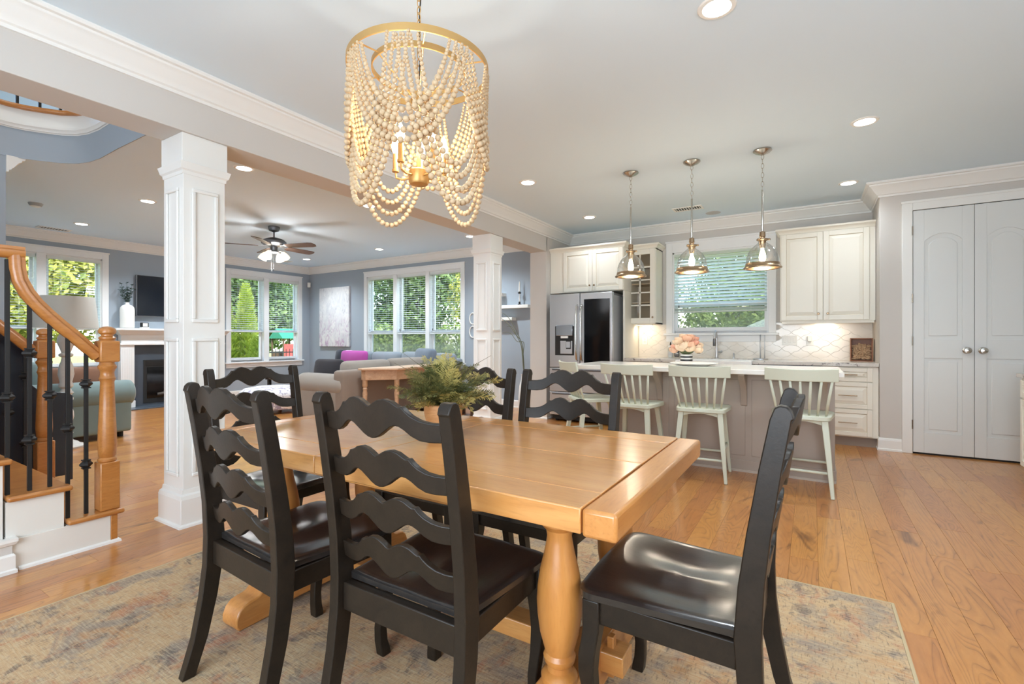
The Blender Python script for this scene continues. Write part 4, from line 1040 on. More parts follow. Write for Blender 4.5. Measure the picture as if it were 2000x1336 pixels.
s_.build('case', m_box, t, bevel=0.002)
rk = random.Random(2); ck = MB()
for i in range(150):
    x = rk.uniform(-w_ + .026, w_ - .026); z = rk.uniform(.024, .20 - .5 * abs(x) * .6); y = rk.uniform(-.018, .015); a = rk.uniform(0, pi); el = rk.uniform(-.5, .5)
    dv = Vector((cos(a) * cos(el), sin(el) * .3, sin(a))).normalized() * .019
    ck.tube([(x - dv.x, y - dv.y, max(.022, z - dv.z)), (x + dv.x, y + dv.y, max(.022, z + dv.z))], .0095, 7)
o = ck.build('corks', M('cork', rgb(206, 176, 140), .8, var=(60, rgb(150, 110, 80))), t); o['kind'] = 'stuff'
# backsplash tiles: long lantern shapes
m_tile = M('glazed_tile', rgb(236, 230, 220), .16, var=(3, rgb(228, 220, 208)))
m_grout = M('grout', rgb(228, 221, 209), .8)
gr = MB(); gr.box(-2.138, WK[0] - .12, YB - .006, YB, .90, UB); gr.box(WK[1] + .12, .603, YB - .006, YB, .90, UB); gr.box(WK[0] - .12, WK[1] + .12, YB - .006, YB, .90, 1.12)
go = gr.build('backsplash_grout', m_grout, wall_kit)
TWd, THt = .205, .135
def lantern(W_, H_):
    # ogee outline, pointed left and right with a shallow scallop
    q = []
    for k in range(9):
        s_ = k / 8; q.append((W_ / 2 - W_ * .5 * s_, H_ / 2 * (.5 - .5 * cos(pi * s_)) if False else H_ / 2 * (s_ + .12 * sin(2 * pi * s_))))
    Q = q + [(-x, z) for x, z in reversed(q[:-1])]
    return Q + [(x, -z) for x, z in reversed(Q[1:-1])]
lt = lantern(TWd - .003, THt - .003); cz_ = []
n_ = len(lt)
vs = [(x, 0, z) for x, z in lt] + [(x * .985, -.006, z * .978) for x, z in lt]; fs = [(i, (i + 1) % n_, n_ + (i + 1) % n_, n_ + i) for i in range(n_)] + [tuple(range(n_, 2 * n_))]
tm = MB().add(vs, fs).mesh('wall_tile', 30); tm.materials.append(m_tile)
def clip(poly, ax, lim, sg):
    out = []
    for (p, q) in zip(poly, poly[1:] + poly[:1]):
        a_, b_ = (p[ax] - lim) * sg, (q[ax] - lim) * sg
        if a_ <= 0: out.append(p)
        if (a_ < 0 < b_) or (b_ < 0 < a_): k_ = a_ / (a_ - b_); out.append((p[0] + (q[0] - p[0]) * k_, p[1] + (q[1] - p[1]) * k_))
    return out
row = 0; z = .90
while z < UB + THt:
    x = -2.06 - TWd + (TWd / 2 if row % 2 else 0)
    while x < .80:
        top_ = 1.122 if -1.745 < x < -.38 else UB
        lims = [(0, -2.136, -1), (0, .600, 1), (1, .9005, -1), (1, top_, 1)]
        P_ = [(x + a_, z + b_) for a_, b_ in lt]; Q_ = list(P_)
        for L_ in lims: Q_ = clip(Q_, *L_) if Q_ else Q_
        if len(Q_) == len(P_) and all(abs(u[0] - v[0]) + abs(u[1] - v[1]) < 1e-7 for u, v in zip(P_, Q_)): obj('wall_tile', tm, None, wall_kit, (x, YB - .006, z))
        elif len(Q_) > 2:
            area = abs(sum(u[0] * v[1] - v[0] * u[1] for u, v in zip(Q_, Q_[1:] + Q_[:1]))) / 2
            if area > .0006: MB().prism([(u - x, v - z) for u, v in Q_], -.006, 0, 'y').build('wall_tile', m_tile, wall_kit, loc=(x, YB - .006, z))
        x += TWd
    row += 1; z += THt / 2
def plate(label, x, z, w_, h_, kind):
    t = thing('wall_plate', label, 'outlet' if kind != 'switch' else 'switch', (x, YB - .013, z))
    B(-w_ / 2, w_ / 2, -.005, 0, -h_ / 2, h_ / 2).build('cover', m_plastic, t, bevel=0.002)
    if kind == 'switch':
        for k in range(3): B(-w_ / 2 + w_ * (k + .5) / 3 - .012, -w_ / 2 + w_ * (k + .5) / 3 + .012, -.009, -.005, -.03, .03).build('rocker', m_plastic, t, bevel=0.002)
    else:
        for s_ in (-1, 1): MB().lathe([(.016, -.005), (.016, -.008), (0, -.008)], (0, 0, s_ * .02), 16, axis='y').build('socket', M('socket_white', rgb(222, 220, 212), .4), t)
        if kind == 'plug': B(-.022, .022, -.045, -.009, -.01, .055).build('plugged_adapter', m_plastic, t, bevel=0.005)
plate('white outlet on the tiled wall left of the sink', -2.05, 1.135, .075, .118, 'outlet')
plate('white triple switch plate on the tiled wall right of the window', -.235, 1.137, .165, .118, 'switch')
plate('white outlet with a plugged in adapter, right of the switch plate', -.02, 1.137, .075, .118, 'plug')
for x, y in ((-2.02, 6.82), (.14, 6.82)):
    t = thing('under_cabinet_light', 'slim warm light bar hidden under the %s kitchen wall cabinet' % ('glass door' if x < 0 else 'right'), 'light', (x, y, UB - .012))
    B(-.12, .12, -.02, .02, 0, .012).build('housing', m_plastic, t); B(-.11, .11, -.014, .014, -.002, 0).build('strip', emis('strip', (1, .82, .6, 1), 5), t)
    o = lamp('under_cabinet_lamp', 'AREA', (0, 0, -.008), .8, (1, .80, .56), (0, .25, -1), shape='RECTANGLE', size=.2, size_y=.03); o.parent = t
# ------------------------------------------------------------------ refrigerator
rf = thing('refrigerator', 'stainless french door refrigerator with dark glass panel and ice dispenser', 'refrigerator', (-2.69, 6.11, 0))
hw = .462
B(-hw + .01, hw - .012, .075, .80, .03, 1.745).build('cabinet', M('fridge_side', rgb(172, 175, 180), .45), rf, bevel=0.004)
B(-hw + .01, hw - .012, .10, .42, 1.745, 1.775).build('hinge_cover', M('fridge_top', rgb(140, 143, 148), .4, .6), rf, bevel=0.006)
B(-hw, -.004, 0, .07, .76, 1.782).build('left_door', m_steel, rf, bevel=0.008, seg=3)
rd = B(.004, hw, 0, .07, .76, 1.782).build('right_door', m_steel, rf, bevel=0.008, seg=3)
B(.062, hw - .035, -.004, 0, .80, 1.695).build('glass_panel', m_blackgloss, rd, bevel=0.002)
for (a, b) in ((.425, .752), (.095, .417)): 
    dr = B(-hw, hw, 0, .07, a, b).build('drawer', m_steel, rf, bevel=0.006, seg=3)
    B(-hw + .04, hw - .04, -.012, .0, b - .035, b - .012).build('pull', m_dsteel, dr, bevel=0.004)
B(-hw + .02, hw - .02, .05, .12, .03, .09).build('base_grille', m_dark, rf)
for s_ in (-1, 1):
    pts = [(s_ * .035, -.002, .86), (s_ * .035, -.035, .88), (s_ * .035, -.052, .98), (s_ * .035, -.060, 1.24), (s_ * .035, -.052, 1.50), (s_ * .035, -.035, 1.60), (s_ * .035, -.002, 1.62)]
    MB().tube(pts, .013, 10).build('handle', M('bright_steel', rgb(214, 214, 212), .22, 1.0), rf, smooth=True)
    for yy in (.12, .72): MB().lathe([(.025, 0), (.025, .03)], (s_ * .40, yy, 0), 12).build('foot', m_dark, rf)
dz = MB(); B(-.375, -.085, -.003, .0, .93, 1.335).build('dispenser_frame', m_dark, rf, bevel=0.002)
B(-.35, -.10, -.028, -.003, 1.20, 1.35).build('dispenser_head', M('dispenser_grey', rgb(168, 174, 182), .25, .8), rf, bevel=0.006)
B(-.28, -.17, -.022, -.003, 1.165, 1.198).build('ice_chute', m_plastic, rf, bevel=0.003); B(-.29, -.11, -.012, -.003, .95, 1.13).build('splash_plate', m_steel, rf, bevel=0.002); B(-.20, -.13, -.02, -.012, 1.02, 1.16).build('paddle', m_dark, rf, bevel=0.003); B(-.195, -.135, -.022, -.02, 1.035, 1.12).build('paddle_face', m_steel, rf)
# ------------------------------------------------------------------ island
isl = thing('kitchen_island', 'taupe kitchen island with white quartz top and bar overhang', 'kitchen island', (-.92, 4.82, 0))
B(-1.13, 1.13, -.44, .44, .862, .902).build('quartz_top', m_quartz, isl, bevel=0.005, seg=3)
B(-.72, 1.08, -.17, .40, 0, .862).build('body', m_island, isl, bevel=0.003)
for (a, b) in ((-.70, -.2), (-.19, .45), (.46, 1.06)):
    B(a + .02, b - .02, -.176, -.17, .14, .80).build('flat_panel', m_island, isl, bevel=0.003)
B(-.725, 1.085, -.182, -.17, 0, .10).build('base_trim', m_island, isl, bevel=0.003); B(1.08, 1.09, -.182, .40, 0, .10).build('base_trim', m_island, isl, bevel=0.003)
B(-.725, 1.085, -.192, -.182, 0, .018).build('shoe_moulding', M('light_taupe', rgb(196, 184, 172), .5), isl)
for x in (-.30, .42, 1.0, -.67):
    MB().prism([(-.17, .862), (-.38, .862), (-.38, .845), (-.365, .83), (-.33, .80), (-.27, .76), (-.22, .70), (-.195, .62), (-.185, .58), (-.17, .57)], x - .025, x + .025, 'x').build('corbel', m_island, isl, bevel=0.003)
pl = thing('oval_platter', 'white oval platter on the island behind the middle stool', 'platter', (-.93, 4.72, .9025))
MB().lathe([(0, .006), (.13, .006), (.17, .016), (.215, .028), (.215, .032), (.165, .022), (.13, .012), (0, .012)], (0, 0, 0), 40, cap=False).build('dish', M('platter_white', rgb(238, 236, 230), .25), pl, smooth=40)
MB().lathe([(.10, 0), (.11, 0), (.12, .008), (.09, .008), (.10, 0)], (0, 0, 0), 30, cap=False).build('foot_ring', m_plastic, pl)
fv = thing('flower_vase', 'black and white striped pot of peach and cream roses on the island', 'vase', (-1.06, 5.02, .9025))
z = 0
for k in range(6):
    MB().lathe([(.056, z), (.058, z + .002), (.058, z + .0155), (.056, z + .0165)], (0, 0, 0), 26).build('stripe', m_plastic if k % 2 else M('stripe_black', rgb(24, 24, 24), .3), fv); z += .0165
def rose(R_, seed):
    rr_ = random.Random(seed); mb = MB()
    mb.sphere((0, 0, 0), R_ * .5, 10, 7)
    for lay, (n, tl, sc) in enumerate([(5, .25, .70), (6, .6, .86), (7, 1.0, 1.0)]):
        for k in range(n):
            a = 2 * pi * k / n + lay * .6 + rr_.uniform(-.15, .15); pts = []
            rows_ = []
            for i in range(4):
                q = i / 3; el = -1.0 + (2.05 - tl * .75) * q; rad = R_ * sc * (.74 + .38 * q * tl)
                rowv = []
                for j in range(5):
                    az = a + (j - 2) * .30 * (1 - .25 * q)
                    rowv.append((rad * cos(el) * cos(az), rad * cos(el) * sin(az), rad * sin(el)))
                rows_.append(rowv)
            vs = [p for r_ in rows_ for p in r_]; fs = [(i * 5 + j, i * 5 + j + 1, i * 5 + j + 6, i * 5 + j + 5) for i in range(3) for j in range(4)]
            mb.add(vs, fs)
    return mb.mesh('rose', True)
cols = [rgb(232, 206, 168), rgb(226, 164, 128), rgb(216, 112, 84), rgb(234, 214, 184), rgb(214, 88, 72)]
rms = []
for i, c_ in enumerate(cols):
    me = rose(.054, i); me.materials.append(M('petal_%d' % i, c_, .7, var=(30, rgb(236, 206, 180)))); rms.append(me)
fl_ = [((-.045, -.06, .165), 3, 1.0), ((.05, -.065, .16), 0, .95), ((-.10, -.02, .17), 2, .9), ((.105, .0, .17), 3, .95), ((-.06, .0, .235), 0, 1.05), ((.02, -.02, .25), 1, 1.1), ((.085, -.03, .215), 4, .75), ((.0, .06, .24), 1, 1), ((-.09, .06, .19), 2, 1), ((.09, .07, .19), 0, 1), ((.0, .10, .17), 3, 1), ((-.005, -.095, .19), 3, 1.05), ((-.075, -.045, .215), 0, .95), ((.03, .02, .275), 1, .9), ((-.03, .03, .275), 0, .9), ((.065, .03, .25), 2, .9), ((.06, -.085, .20), 1, .85), ((-.12, -.03, .14), 1, .8), ((.12, -.03, .14), 0, .8)]
for p, k, s_ in fl_:
    o = obj('rose_bloom', rms[k], None, fv, p, (random.uniform(-.4, .4), random.uniform(-.4, .4), random.uniform(0, 6))); o.scale = (s_,) * 3
MB().sphere((0, 0, .15), .07, 10, 6, (1.1, 1.0, .8)).build('rose_leaves', M('rose_leaf', rgb(92, 104, 70), .7), fv)
# ------------------------------------------------------------------ bar stools
def make_stool(loc, rz, label):
    t = thing('bar_stool', label, 'stool', (loc[0], loc[1], 0), rz, 'sage spindle back bar stools')
    ol = round_poly([(-.185, -.185, .05), (.185, -.185, .05), (.222, .19, .07), (-.222, .19, .07)])
    seat_mesh(ol, .588, .038, .010).build('seat', m_stool, t, smooth=50)
    # crest rail, curved in plan and leaning back
    vs = []; n = 14
    for i in range(n + 1):
        q = -1 + 2 * i / n; x = q * .235; y = -.285 - .0 + .055 * q * q
        for (dy, z) in ((-.010, .845), (.010, .845), (.008 - .014, .932 + .008 * q * q), (-.012 - .014, .932 + .008 * q * q)): vs.append((x, y + dy, z))
    fs = [(i * 4 + k, i * 4 + (k + 1) % 4, i * 4 + 4 + (k + 1) % 4, i * 4 + 4 + k) for i in range(n) for k in range(4)] + [(3, 2, 1, 0), (n * 4, n * 4 + 1, n * 4 + 2, n * 4 + 3)]
    MB().add(vs, fs).build('crest_rail', m_stool, t, bevel=0.004)
    for k in range(7):
        q = -1 + 2 * k / 6; xb = q * .158; xt = q * .198; yb = -.150 + .012 * q * q; yt = -.285 + .055 * (xt / .235) ** 2
        MB().tube([(xb, yb, .576), (xb * .6 + xt * .4, yb * .55 + yt * .45, .70), (xt, yt, .852)], [.0085, .0105, .0085], 9).build('spindle', m_stool, t, smooth=True)
    for sx in (-1, 1):
        for sy in (-1, 1):
            a = Vector((sx * .150, sy * .135, .551)); b = Vector((sx * .200, sy * .215, 0))
            MB().tube([a, a.lerp(b, .4), b], [.021, .019, .0125], 4, sq=[(-1, -1), (1, -1), (1, 1), (-1, 1)]).build('leg', m_stool, t, bevel=0.004)
    def lp(sx, sy, z):
        q = 1 - z / .551; return Vector((sx * (.150 + .05 * q), sy * (.135 + .08 * q), z))
    for sy in (-1, 1): MB().tube([lp(-1, sy, .175), lp(1, sy, .175)], .0105, 8).build('stretcher', m_stool, t, smooth=True)
    for sx in (-1, 1): MB().tube([lp(sx, -1, .255), lp(sx, 1, .255)], .0105, 8).build('stretcher', m_stool, t, smooth=True)
    for sy in (-1, 1):
        pl_ = [(-.15, .554), (-.15, .511)] + [(-.15 + .30 * k / 8, .511 + .028 * sin(pi * k / 8)) for k in range(1, 8)] + [(.15, .511), (.15, .554)]
        MB().prism(pl_, sy * .138 - .009, sy * .138 + .009, 'y').build('apron', m_stool, t)
    return t
st = make_stool((-.79, 4.36), .06, 'sage green spindle back bar stool, middle one along the island front')
dup(st, (-.065, 4.385, 0), -.02, 'sage green spindle back bar stool at the right end of the island front')
dup(st, (-1.36, 4.34, 0), -.05, 'sage green spindle back bar stool left on the island front, behind a dining chair')
dup(st, (-1.86, 4.50, 0), -pi / 4, 'sage green bar stool turned sideways at the left corner of the island')
# ------------------------------------------------------------------ cabinet run at the right edge
t = thing('base_cabinet', 'cream base cabinet cut by the right edge of the photo', 'cabinet', (0, 0, 0))
xr = 1.475
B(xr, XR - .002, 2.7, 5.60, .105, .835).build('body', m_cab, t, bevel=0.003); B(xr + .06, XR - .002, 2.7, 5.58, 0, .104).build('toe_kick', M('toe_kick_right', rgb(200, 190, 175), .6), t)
for k in range(4):
    a, b = 5.58 - .70 * (k + 1) + .01, 5.58 - .70 * k - .01
    for (c, d_, nm) in ((.675, .82, 'drawer'), (.12, .66, 'door')):
        d = MB(); fr = .045
        d.box(xr - .02, xr, a, a + fr, c, d_); d.box(xr - .02, xr, b - fr, b, c, d_); d.box(xr - .02, xr, a + fr, b - fr, c, c + fr); d.box(xr - .02, xr, a + fr, b - fr, d_ - fr, d_); d.box(xr - .008, xr, a + fr, b - fr, c + fr, d_ - fr)
        dd = d.build(nm, m_cab, t, bevel=0.003); B(xr - .017, xr - .008, a + fr + .02, b - fr - .02, c + fr + .015, d_ - fr - .015).build('raised_panel', m_cab, dd, bevel=0.005)
ct = thing('side_counter', 'pale counter slab at the right edge of the photo', 'counter', (0, 0, 0)); B(xr - .03, XR - .002, 2.68, 5.63, .837, .872).build('slab', m_gran, ct, bevel=0.004)
# ------------------------------------------------------------------ staircase
SX = -3.38; SXL = -4.50; RIS = .187; RUN = .229; NY = 1.196
m_riser = M('white_riser', rgb(226, 222, 214), .5)
stt = thing('staircase', 'open wooden staircase with white risers rising to the left', 'staircase', (0, 0, 0))
NS = 9
for k in range(1, NS + 1):
    y1 = NY - RUN * (k - 1); z = RIS * k
    ext = .035
    tr = MB(); tr.box(SXL - ext, SX + ext, y1 - RUN - .02, y1, z - .028, z)
    tr.build('tread', m_stair_wood, stt, bevel=0.011, seg=3)
    B(SXL, SX, y1 - RUN - .02, y1 - .03, 0, z - .03).build('riser', m_riser, stt)
    MB().add([], []) 
mb = MB(); yb = NY - RUN * NS - .02
B(SX + .001, SX + .012, .736, NY - .0605, 0, RIS - .03).build('side_skirt', m_riser, stt, bevel=0.002)
B(SX + .001, SX + .013, NY - .06, NY - .028, 0, RIS - .03).build('corner_post', m_stair_wood, stt, bevel=0.003)
MB().sweep([(SX + .012, .76), (SX + .012, NY - .028), (SX - .3, NY - .028)], [(0, 0), (.014, 0), (.012, .012), (.005, .018), (0, .018)], False, -1).build('shoe_moulding', m_trim, stt)
# wall under the stairs with its own base and cap mouldings
ws = MB(); ws.box(SX - .05, SX + .045, YF, .735, 0, .15)
struct(B(SX + .002, SX + .03, YF, .735, 0, .16).build('wall_stair_side', m_wall))
struct(MB().sweep([(SX + .03, YF), (SX + .03, .735), (SX - .04, .735)], [(0, 0), (.016, 0), (.016, .016), (.010, .022), (.010, .085), (.004, .095), (0, .095)], False, -1).build('baseboard_stair', m_trim))
struct(MB().sweep([(SX + .03, YF), (SX + .03, .735), (SX - .04, .735)], [(0, .135), (.010, .14), (.018, .155), (.018, .17), (-.02, .17), (-.02, .135)], False, -1).build('trim_7', m_trim))
newel_p = [(.047, .0), (.047, .0)]
def newel(x, y, zb, label):
    t = thing('newel_post', label, 'newel post', (x, y, zb))
    B(-.046, .046, -.046, .046, 0, .27).build('base_block', m_stair_wood, t, bevel=0.006)
    MB().lathe([(.040, .27), (.044, .275), (.044, .285), (.036, .295), (.040, .30), (.044, .36), (.042, .45), (.036, .60), (.032, .72), (.036, .735), (.039, .742), (.034, .752), (.032, .775), (.036, .79), (.043, .80), (.044, .812), (.036, .822), (.034, .835)], (0, 0, 0), 22).build('turned_shaft', m_stair_wood, t, smooth=35)
    B(-.047, .047, -.047, .047, .835, .955).build('top_block', m_stair_wood, t, bevel=0.008)
    MB().lathe([(.040, .955), (.034, .962), (.040, .968), (.040, .974), (.028, .984), (.028, .99), (.040, 1.0), (.042, 1.012), (.036, 1.026), (.018, 1.036), (0, 1.038)], (0, 0, 0), 22).build('cap', m_stair_wood, t, smooth=35)
    return t
newel(SX - .035, 1.135, RIS, 'honey oak turned newel post at the foot of the near stair rail')
newel(SXL + .035, 1.135, RIS, 'honey oak turned newel post at the foot of the far stair rail')
railsec = [(-.030, -.008), (-.030, .012), (-.024, .022), (-.012, .030), (.012, .030), (.024, .022), (.030, .012), (.030, -.008), (.022, -.016), (.022, -.030), (-.022, -.030), (-.022, -.016)]
def rail(x, label):
    t = thing('stair_handrail', label, 'handrail', (0, 0, 0))
    P = [(x, 1.09, 1.055), (x, 1.04, 1.11), (x, .98, 1.175), (x, .93, 1.225), (x, .88, 1.28), (x, .835, 1.335), (x, .80, 1.39), (x, .775, 1.45), (x, .765, 1.51), (x, .762, 1.575)]
    MB().tube(P, 1.0, sq=railsec).build('sloping_rail', m_stair_wood, t, smooth=35)
    MB().tube([(x, .792, 1.588), (x, .55, 1.588), (x, .24, 1.588)], 1.0, sq=railsec).build('level_rail', m_stair_wood, t, smooth=35)
    return t
newel(SX - .035, .195, RIS * 5, 'honey oak turned newel post further up the near stair rail')
newel(SXL + .035, .195, RIS * 5, 'honey oak turned newel post further up the far stair rail')
rail(SX - .035, 'honey oak handrail with a gooseneck on the near side of the stairs')
rail(SXL + .035, 'honey oak handrail on the far side of the stairs')
def rail_z(y): return interp([(.2, 1.56), (.74, 1.55), (.765, 1.46), (.80, 1.36), (.88, 1.25), (.98, 1.145), (1.09, 1.03)], y)
def knuckle(mb, z):
    for (h, r_) in ((-.022, .017), (.022, .017)): mb.box(-r_, r_, -r_, r_, z + h - .003, z + h + .003)
    mb.lathe([(.014, z - .02), (.030, z - .004), (.030, z + .004), (.014, z + .02)], (0, 0, 0), 4)
def baluster(x, y, zt, zb, kn, label, grp):
    t = thing('stair_baluster', label, 'baluster', (x, y, 0), 0, grp)
    B(-.0085, .0085, -.0085, .0085, zb, zt).build('bar', m_black, t, bevel=0.001)
    for z in kn:
        mb = MB(); knuckle(mb, z); mb.build('knuckle', m_black, t)
for s_, x, nm in ((0, SX - .035, 'near'), (1, SXL + .035, 'far')):
    for i, y in enumerate((.36, .46, .56)):
        k = 4 if y > .28 and y < .509 else 3
        baluster(x, y, 1.558, RIS * k, [(1.2 if i % 2 else 1.3)], 'black iron baluster under the level part of the %s rail, %s' % (nm, ('beside the upper newel post', 'middle of three', 'nearest the gooseneck')[i]), 'black iron balusters of the %s stair rail' % nm)
    bl = [(.655, 3, [1.14, .70]), (.731, 2, [.86]), (.812, 2, [1.08, .635]), (.890, 2, [.855]), (.962, 1, [.67]), (1.040, 1, [.905, .46])]
    ords = ['second from the left edge', 'third from the left edge', 'fourth from the left edge', 'second from the newel post', 'first beside the newel post']
    for i, (y, k, kn) in enumerate(bl):
        nm2 = ('hidden behind the frame edge' if i == 0 else ['single knuckle, leftmost in the photo', 'double knuckles, second from the left', 'single knuckle, third from the left', 'low single knuckle, second from the newel post', 'double knuckles, beside the newel post'][i - 1])
        baluster(x, y, rail_z(y), RIS * k, kn, 'black iron baluster of the %s stair rail, %s' % (nm, nm2), 'black iron balusters of the %s stair rail' % nm)
# ------------------------------------------------------------------ piano
m_navy = M('navy_lacquer', rgb(26, 36, 50), .28, coat=.3)
pn = thing('upright_piano', 'dark navy upright piano with scooped side panel behind the staircase', 'piano', (-4.63, 0, 0))
side = [(.60, 0), (1.02, 0), (1.02, .16), (1.30, .16), (1.30, .12), (1.335, .12), (1.335, .735), (1.31, .76), (1.20, .775), (1.15, .79), (1.115, .83), (1.10, .90), (1.085, 1.06), (1.06, 1.15), (1.01, 1.21), (.94, 1.235), (.60, 1.24)]
for x in (-.03, -1.33): MB().prism([(y, z) for y, z in side], x, x + .03, 'x').build('end_panel', m_navy, pn, bevel=0.004)
B(-1.30, -.03, .60, .66, .02, 1.235).build('back', m_navy, pn); B(-1.30, -.03, .66, 1.00, 1.205, 1.235).build('top_lid', m_navy, pn, bevel=0.004)
B(-1.30, -.03, 1.0, 1.03, .02, .62).build('lower_panel', m_navy, pn); B(-1.30, -.03, 1.02, 1.05, .82, 1.2).build('upper_panel', m_navy, pn)
B(-1.30, -.03, 1.03, 1.33, .64, .70).build('key_bed', m_navy, pn, bevel=0.004)
wk = B(-.018, .018, -.07, .07, 0, .02).mesh('white_key')
for i in range(34): obj('white_key', wk, None, pn, (-.08 - i * .0355, 1.235, .702))
wk.materials.append(m_plastic)
B(-1.30, -.03, 1.10, 1.16, .70, .78).build('fallboard', m_navy, pn, bevel=0.004)
# ------------------------------------------------------------------ soft furniture
def fabric(name, c, c2, sc=220):
    m, t, p = nodes(name); v = coords(t, True); n1 = noise(t, v, 3, 3); n2 = noise(t, v, sc, 2)
    t.links.new(mixc(t, n1, c, c2), p.inputs['Base Color']); p.inputs['Roughness'].default_value = .9; p.inputs['Specular IOR Level'].default_value = .2; p.inputs['Sheen Weight'].default_value = .2
    bumpn(t, p, n2, .15, .003); return m
m_sofa = fabric('grey_beige_fabric', rgb(150, 142, 133), rgb(134, 126, 118)); m_sofab = fabric('sofa_back_fabric', rgb(134, 120, 108), rgb(120, 107, 97)); m_sofaw = fabric('slate_fabric', rgb(142, 150, 158), rgb(126, 135, 144)); m_teal = fabric('grey_green_fabric', rgb(128, 144, 142), rgb(112, 128, 127))
def soft(parent, name, mat, x0, x1, y0, y1, z0, z1, r=.05, puff=.0):
    """rounded cushion: subdivided box, puffed and bevelled"""
    mb = MB(); n = 8; vs = []; fs = []; idx = {}
    cx, cy, cz = (x0 + x1) / 2, (y0 + y1) / 2, (z0 + z1) / 2; h = ((x1 - x0) / 2, (y1 - y0) / 2, (z1 - z0) / 2)
    rr_ = min(r, min(h) * .98)
    def pt(u):
        p = [u[i] * h[i] for i in range(3)]; core = [max(-(h[i] - rr_), min(h[i] - rr_, p[i])) for i in range(3)]
        d = Vector([p[i] - core[i] for i in range(3)])
        if d.length > 1e-9: d = d.normalized() * rr_
        q = [core[i] + d[i] for i in range(3)]
        if puff:
            k = min(range(3), key=lambda i: h[i]); a, b = [i for i in range(3) if i != k]
            q[k] *= 1 - puff + puff * 1.5 * max(0, (1 - u[a] ** 2)) * max(0, (1 - u[b] ** 2))
            e = 1 - .03 * (abs(u[a]) < .5) * puff; 
        return (cx + q[0], cy + q[1], cz + q[2])
    gs = [-1, -.96, -.9, -.75, -.4, 0, .4, .75, .9, .96, 1]; m = len(gs)
    for ax in range(3):
        for sg in (-1, 1):
            base = len(vs); a, b = [i for i in range(3) if i != ax]
            for i in range(m):
                for j in range(m):
                    u = [0, 0, 0]; u[ax] = sg; u[a] = gs[i]; u[b] = gs[j]; vs.append(pt(u))
            for i in range(m - 1):
                for j in range(m - 1): fs.append((base + i * m + j, base + i * m + j + 1, base + (i + 1) * m + j + 1, base + (i + 1) * m + j))
    me = mb.add(vs, fs).mesh(name); bm = bmesh.new(); bm.from_mesh(me); bmesh.ops.remove_doubles(bm, verts=bm.verts, dist=1e-5); bmesh.ops.recalc_face_normals(bm, faces=bm.faces); bm.to_mesh(me); bm.free()
    for p in me.polygons: p.use_smooth = True
    return obj(name, me, mat, parent)
sc_ = thing('sectional_sofa', 'large grey L shaped sectional sofa under the triple window', 'sofa', (0, 0, 0))
xb = -5.22
B(xb - .02, xb, 4.24, 6.70, .06, .71).build('back_panel', m_sofab, sc_, bevel=0.01)
soft(sc_, 'back_frame', m_sofab, xb - .20, xb + .01, 4.22, 6.78, .08, .74, .05)
soft(sc_, 'base', m_sofa, xb - 1.02, xb - .16, 4.46, 6.75, .08, .30, .03)
soft(sc_, 'arm_post', m_sofa, xb - .98, xb - .02, 4.22, 4.48, .06, .52, .05)
ar = MB(); ar.lathe([(.0, -.0), (.13, .0), (.15, .02), (.155, .10), (.155, .86), (.15, .94), (.13, .96), (0, .96)], (0, 4.35, .525), 24, axis='x'); 
ar.build('rolled_arm', m_sofa, sc_, smooth=45, loc=(xb - .99, 0, 0))
for (a, b) in ((4.5, 5.25), (5.27, 6.1)): soft(sc_, 'seat_cushion', m_sofa, xb - 1.03, xb - .18, a, b, .30, .48, .06, .12)
for (a, b, h_) in ((4.46, 5.3, .85), (5.3, 6.15, .86)):
    o = soft(sc_, 'back_cushion', m_sofa, xb - .42, xb - .17, a, b, .46, h_, .09, .15)
soft(sc_, 'window_base', m_sofa, -8.05, xb - .2, 6.0, 6.74, .08, .30, .03)
soft(sc_, 'window_back', m_sofaw, -8.05, xb, 6.62, 6.82, .08, .82, .05)
soft(sc_, 'end_arm', m_sofa, -8.30, -8.03, 5.98, 6.80, .06, .66, .10)
for (a, b) in ((-7.92, -7.02), (-7.0, -6.1)): soft(sc_, 'seat_cushion', m_sofa, a, b, 5.95, 6.62, .30, .48, .06, .12)
for (a, b, h_) in ((-7.9, -7.2, .92), (-7.18, -6.42, .92), (-6.40, -5.62, .93)):
    soft(sc_, 'back_cushion', m_sofaw, a, b, 6.42, 6.66, .46, h_, .10, .15)
soft(sc_, 'corner_cushion', m_sofaw, -5.70, -5.16, 6.2, 6.64, .46, .92, .10, .1)
for (x, y) in ((xb - .93, 4.3), (xb - .08, 4.3), (-8.2, 6.1)): MB().lathe([(.02, 0), (.028, .08)], (x, y, 0), 10).build('foot', m_dark, sc_)
def pillow(label, mat, loc, w_, h_, th_, rz, tilt, name='throw_pillow'):
    t = thing(name, label, 'pillow', loc, rz); o = soft(t, 'cushion', mat, -w_ / 2, w_ / 2, -th_ / 2, th_ / 2, 0, h_, .07, .35); o.rotation_euler = (tilt, 0, 0); return t
pillow('bright magenta pillow on the window side of the sectional', fabric('magenta_velvet', rgb(186, 88, 168), rgb(170, 70, 150)), (-7.25, 6.10, .485), .68, .46, .15, .03, -.1)
pillow('dark grey pillow left of the magenta pillow', fabric('charcoal_cloth', rgb(70, 74, 82), rgb(58, 60, 70)), (-7.89, 6.29, .485), .22, .47, .14, .0, -.1)
pillow('small white pillow between the dark and the magenta pillow', fabric('white_cloth', rgb(220, 220, 224), rgb(205, 205, 210)), (-7.64, 6.29, .485), .26, .46, .12, .0, -.1)
pillow('charcoal pillow leaning in the corner of the near sofa arm', fabric('charcoal_velvet', rgb(58, 56, 60), rgb(46, 44, 48)), (xb - .80, 4.60, .485), .50, .38, .17, .25, -.18)
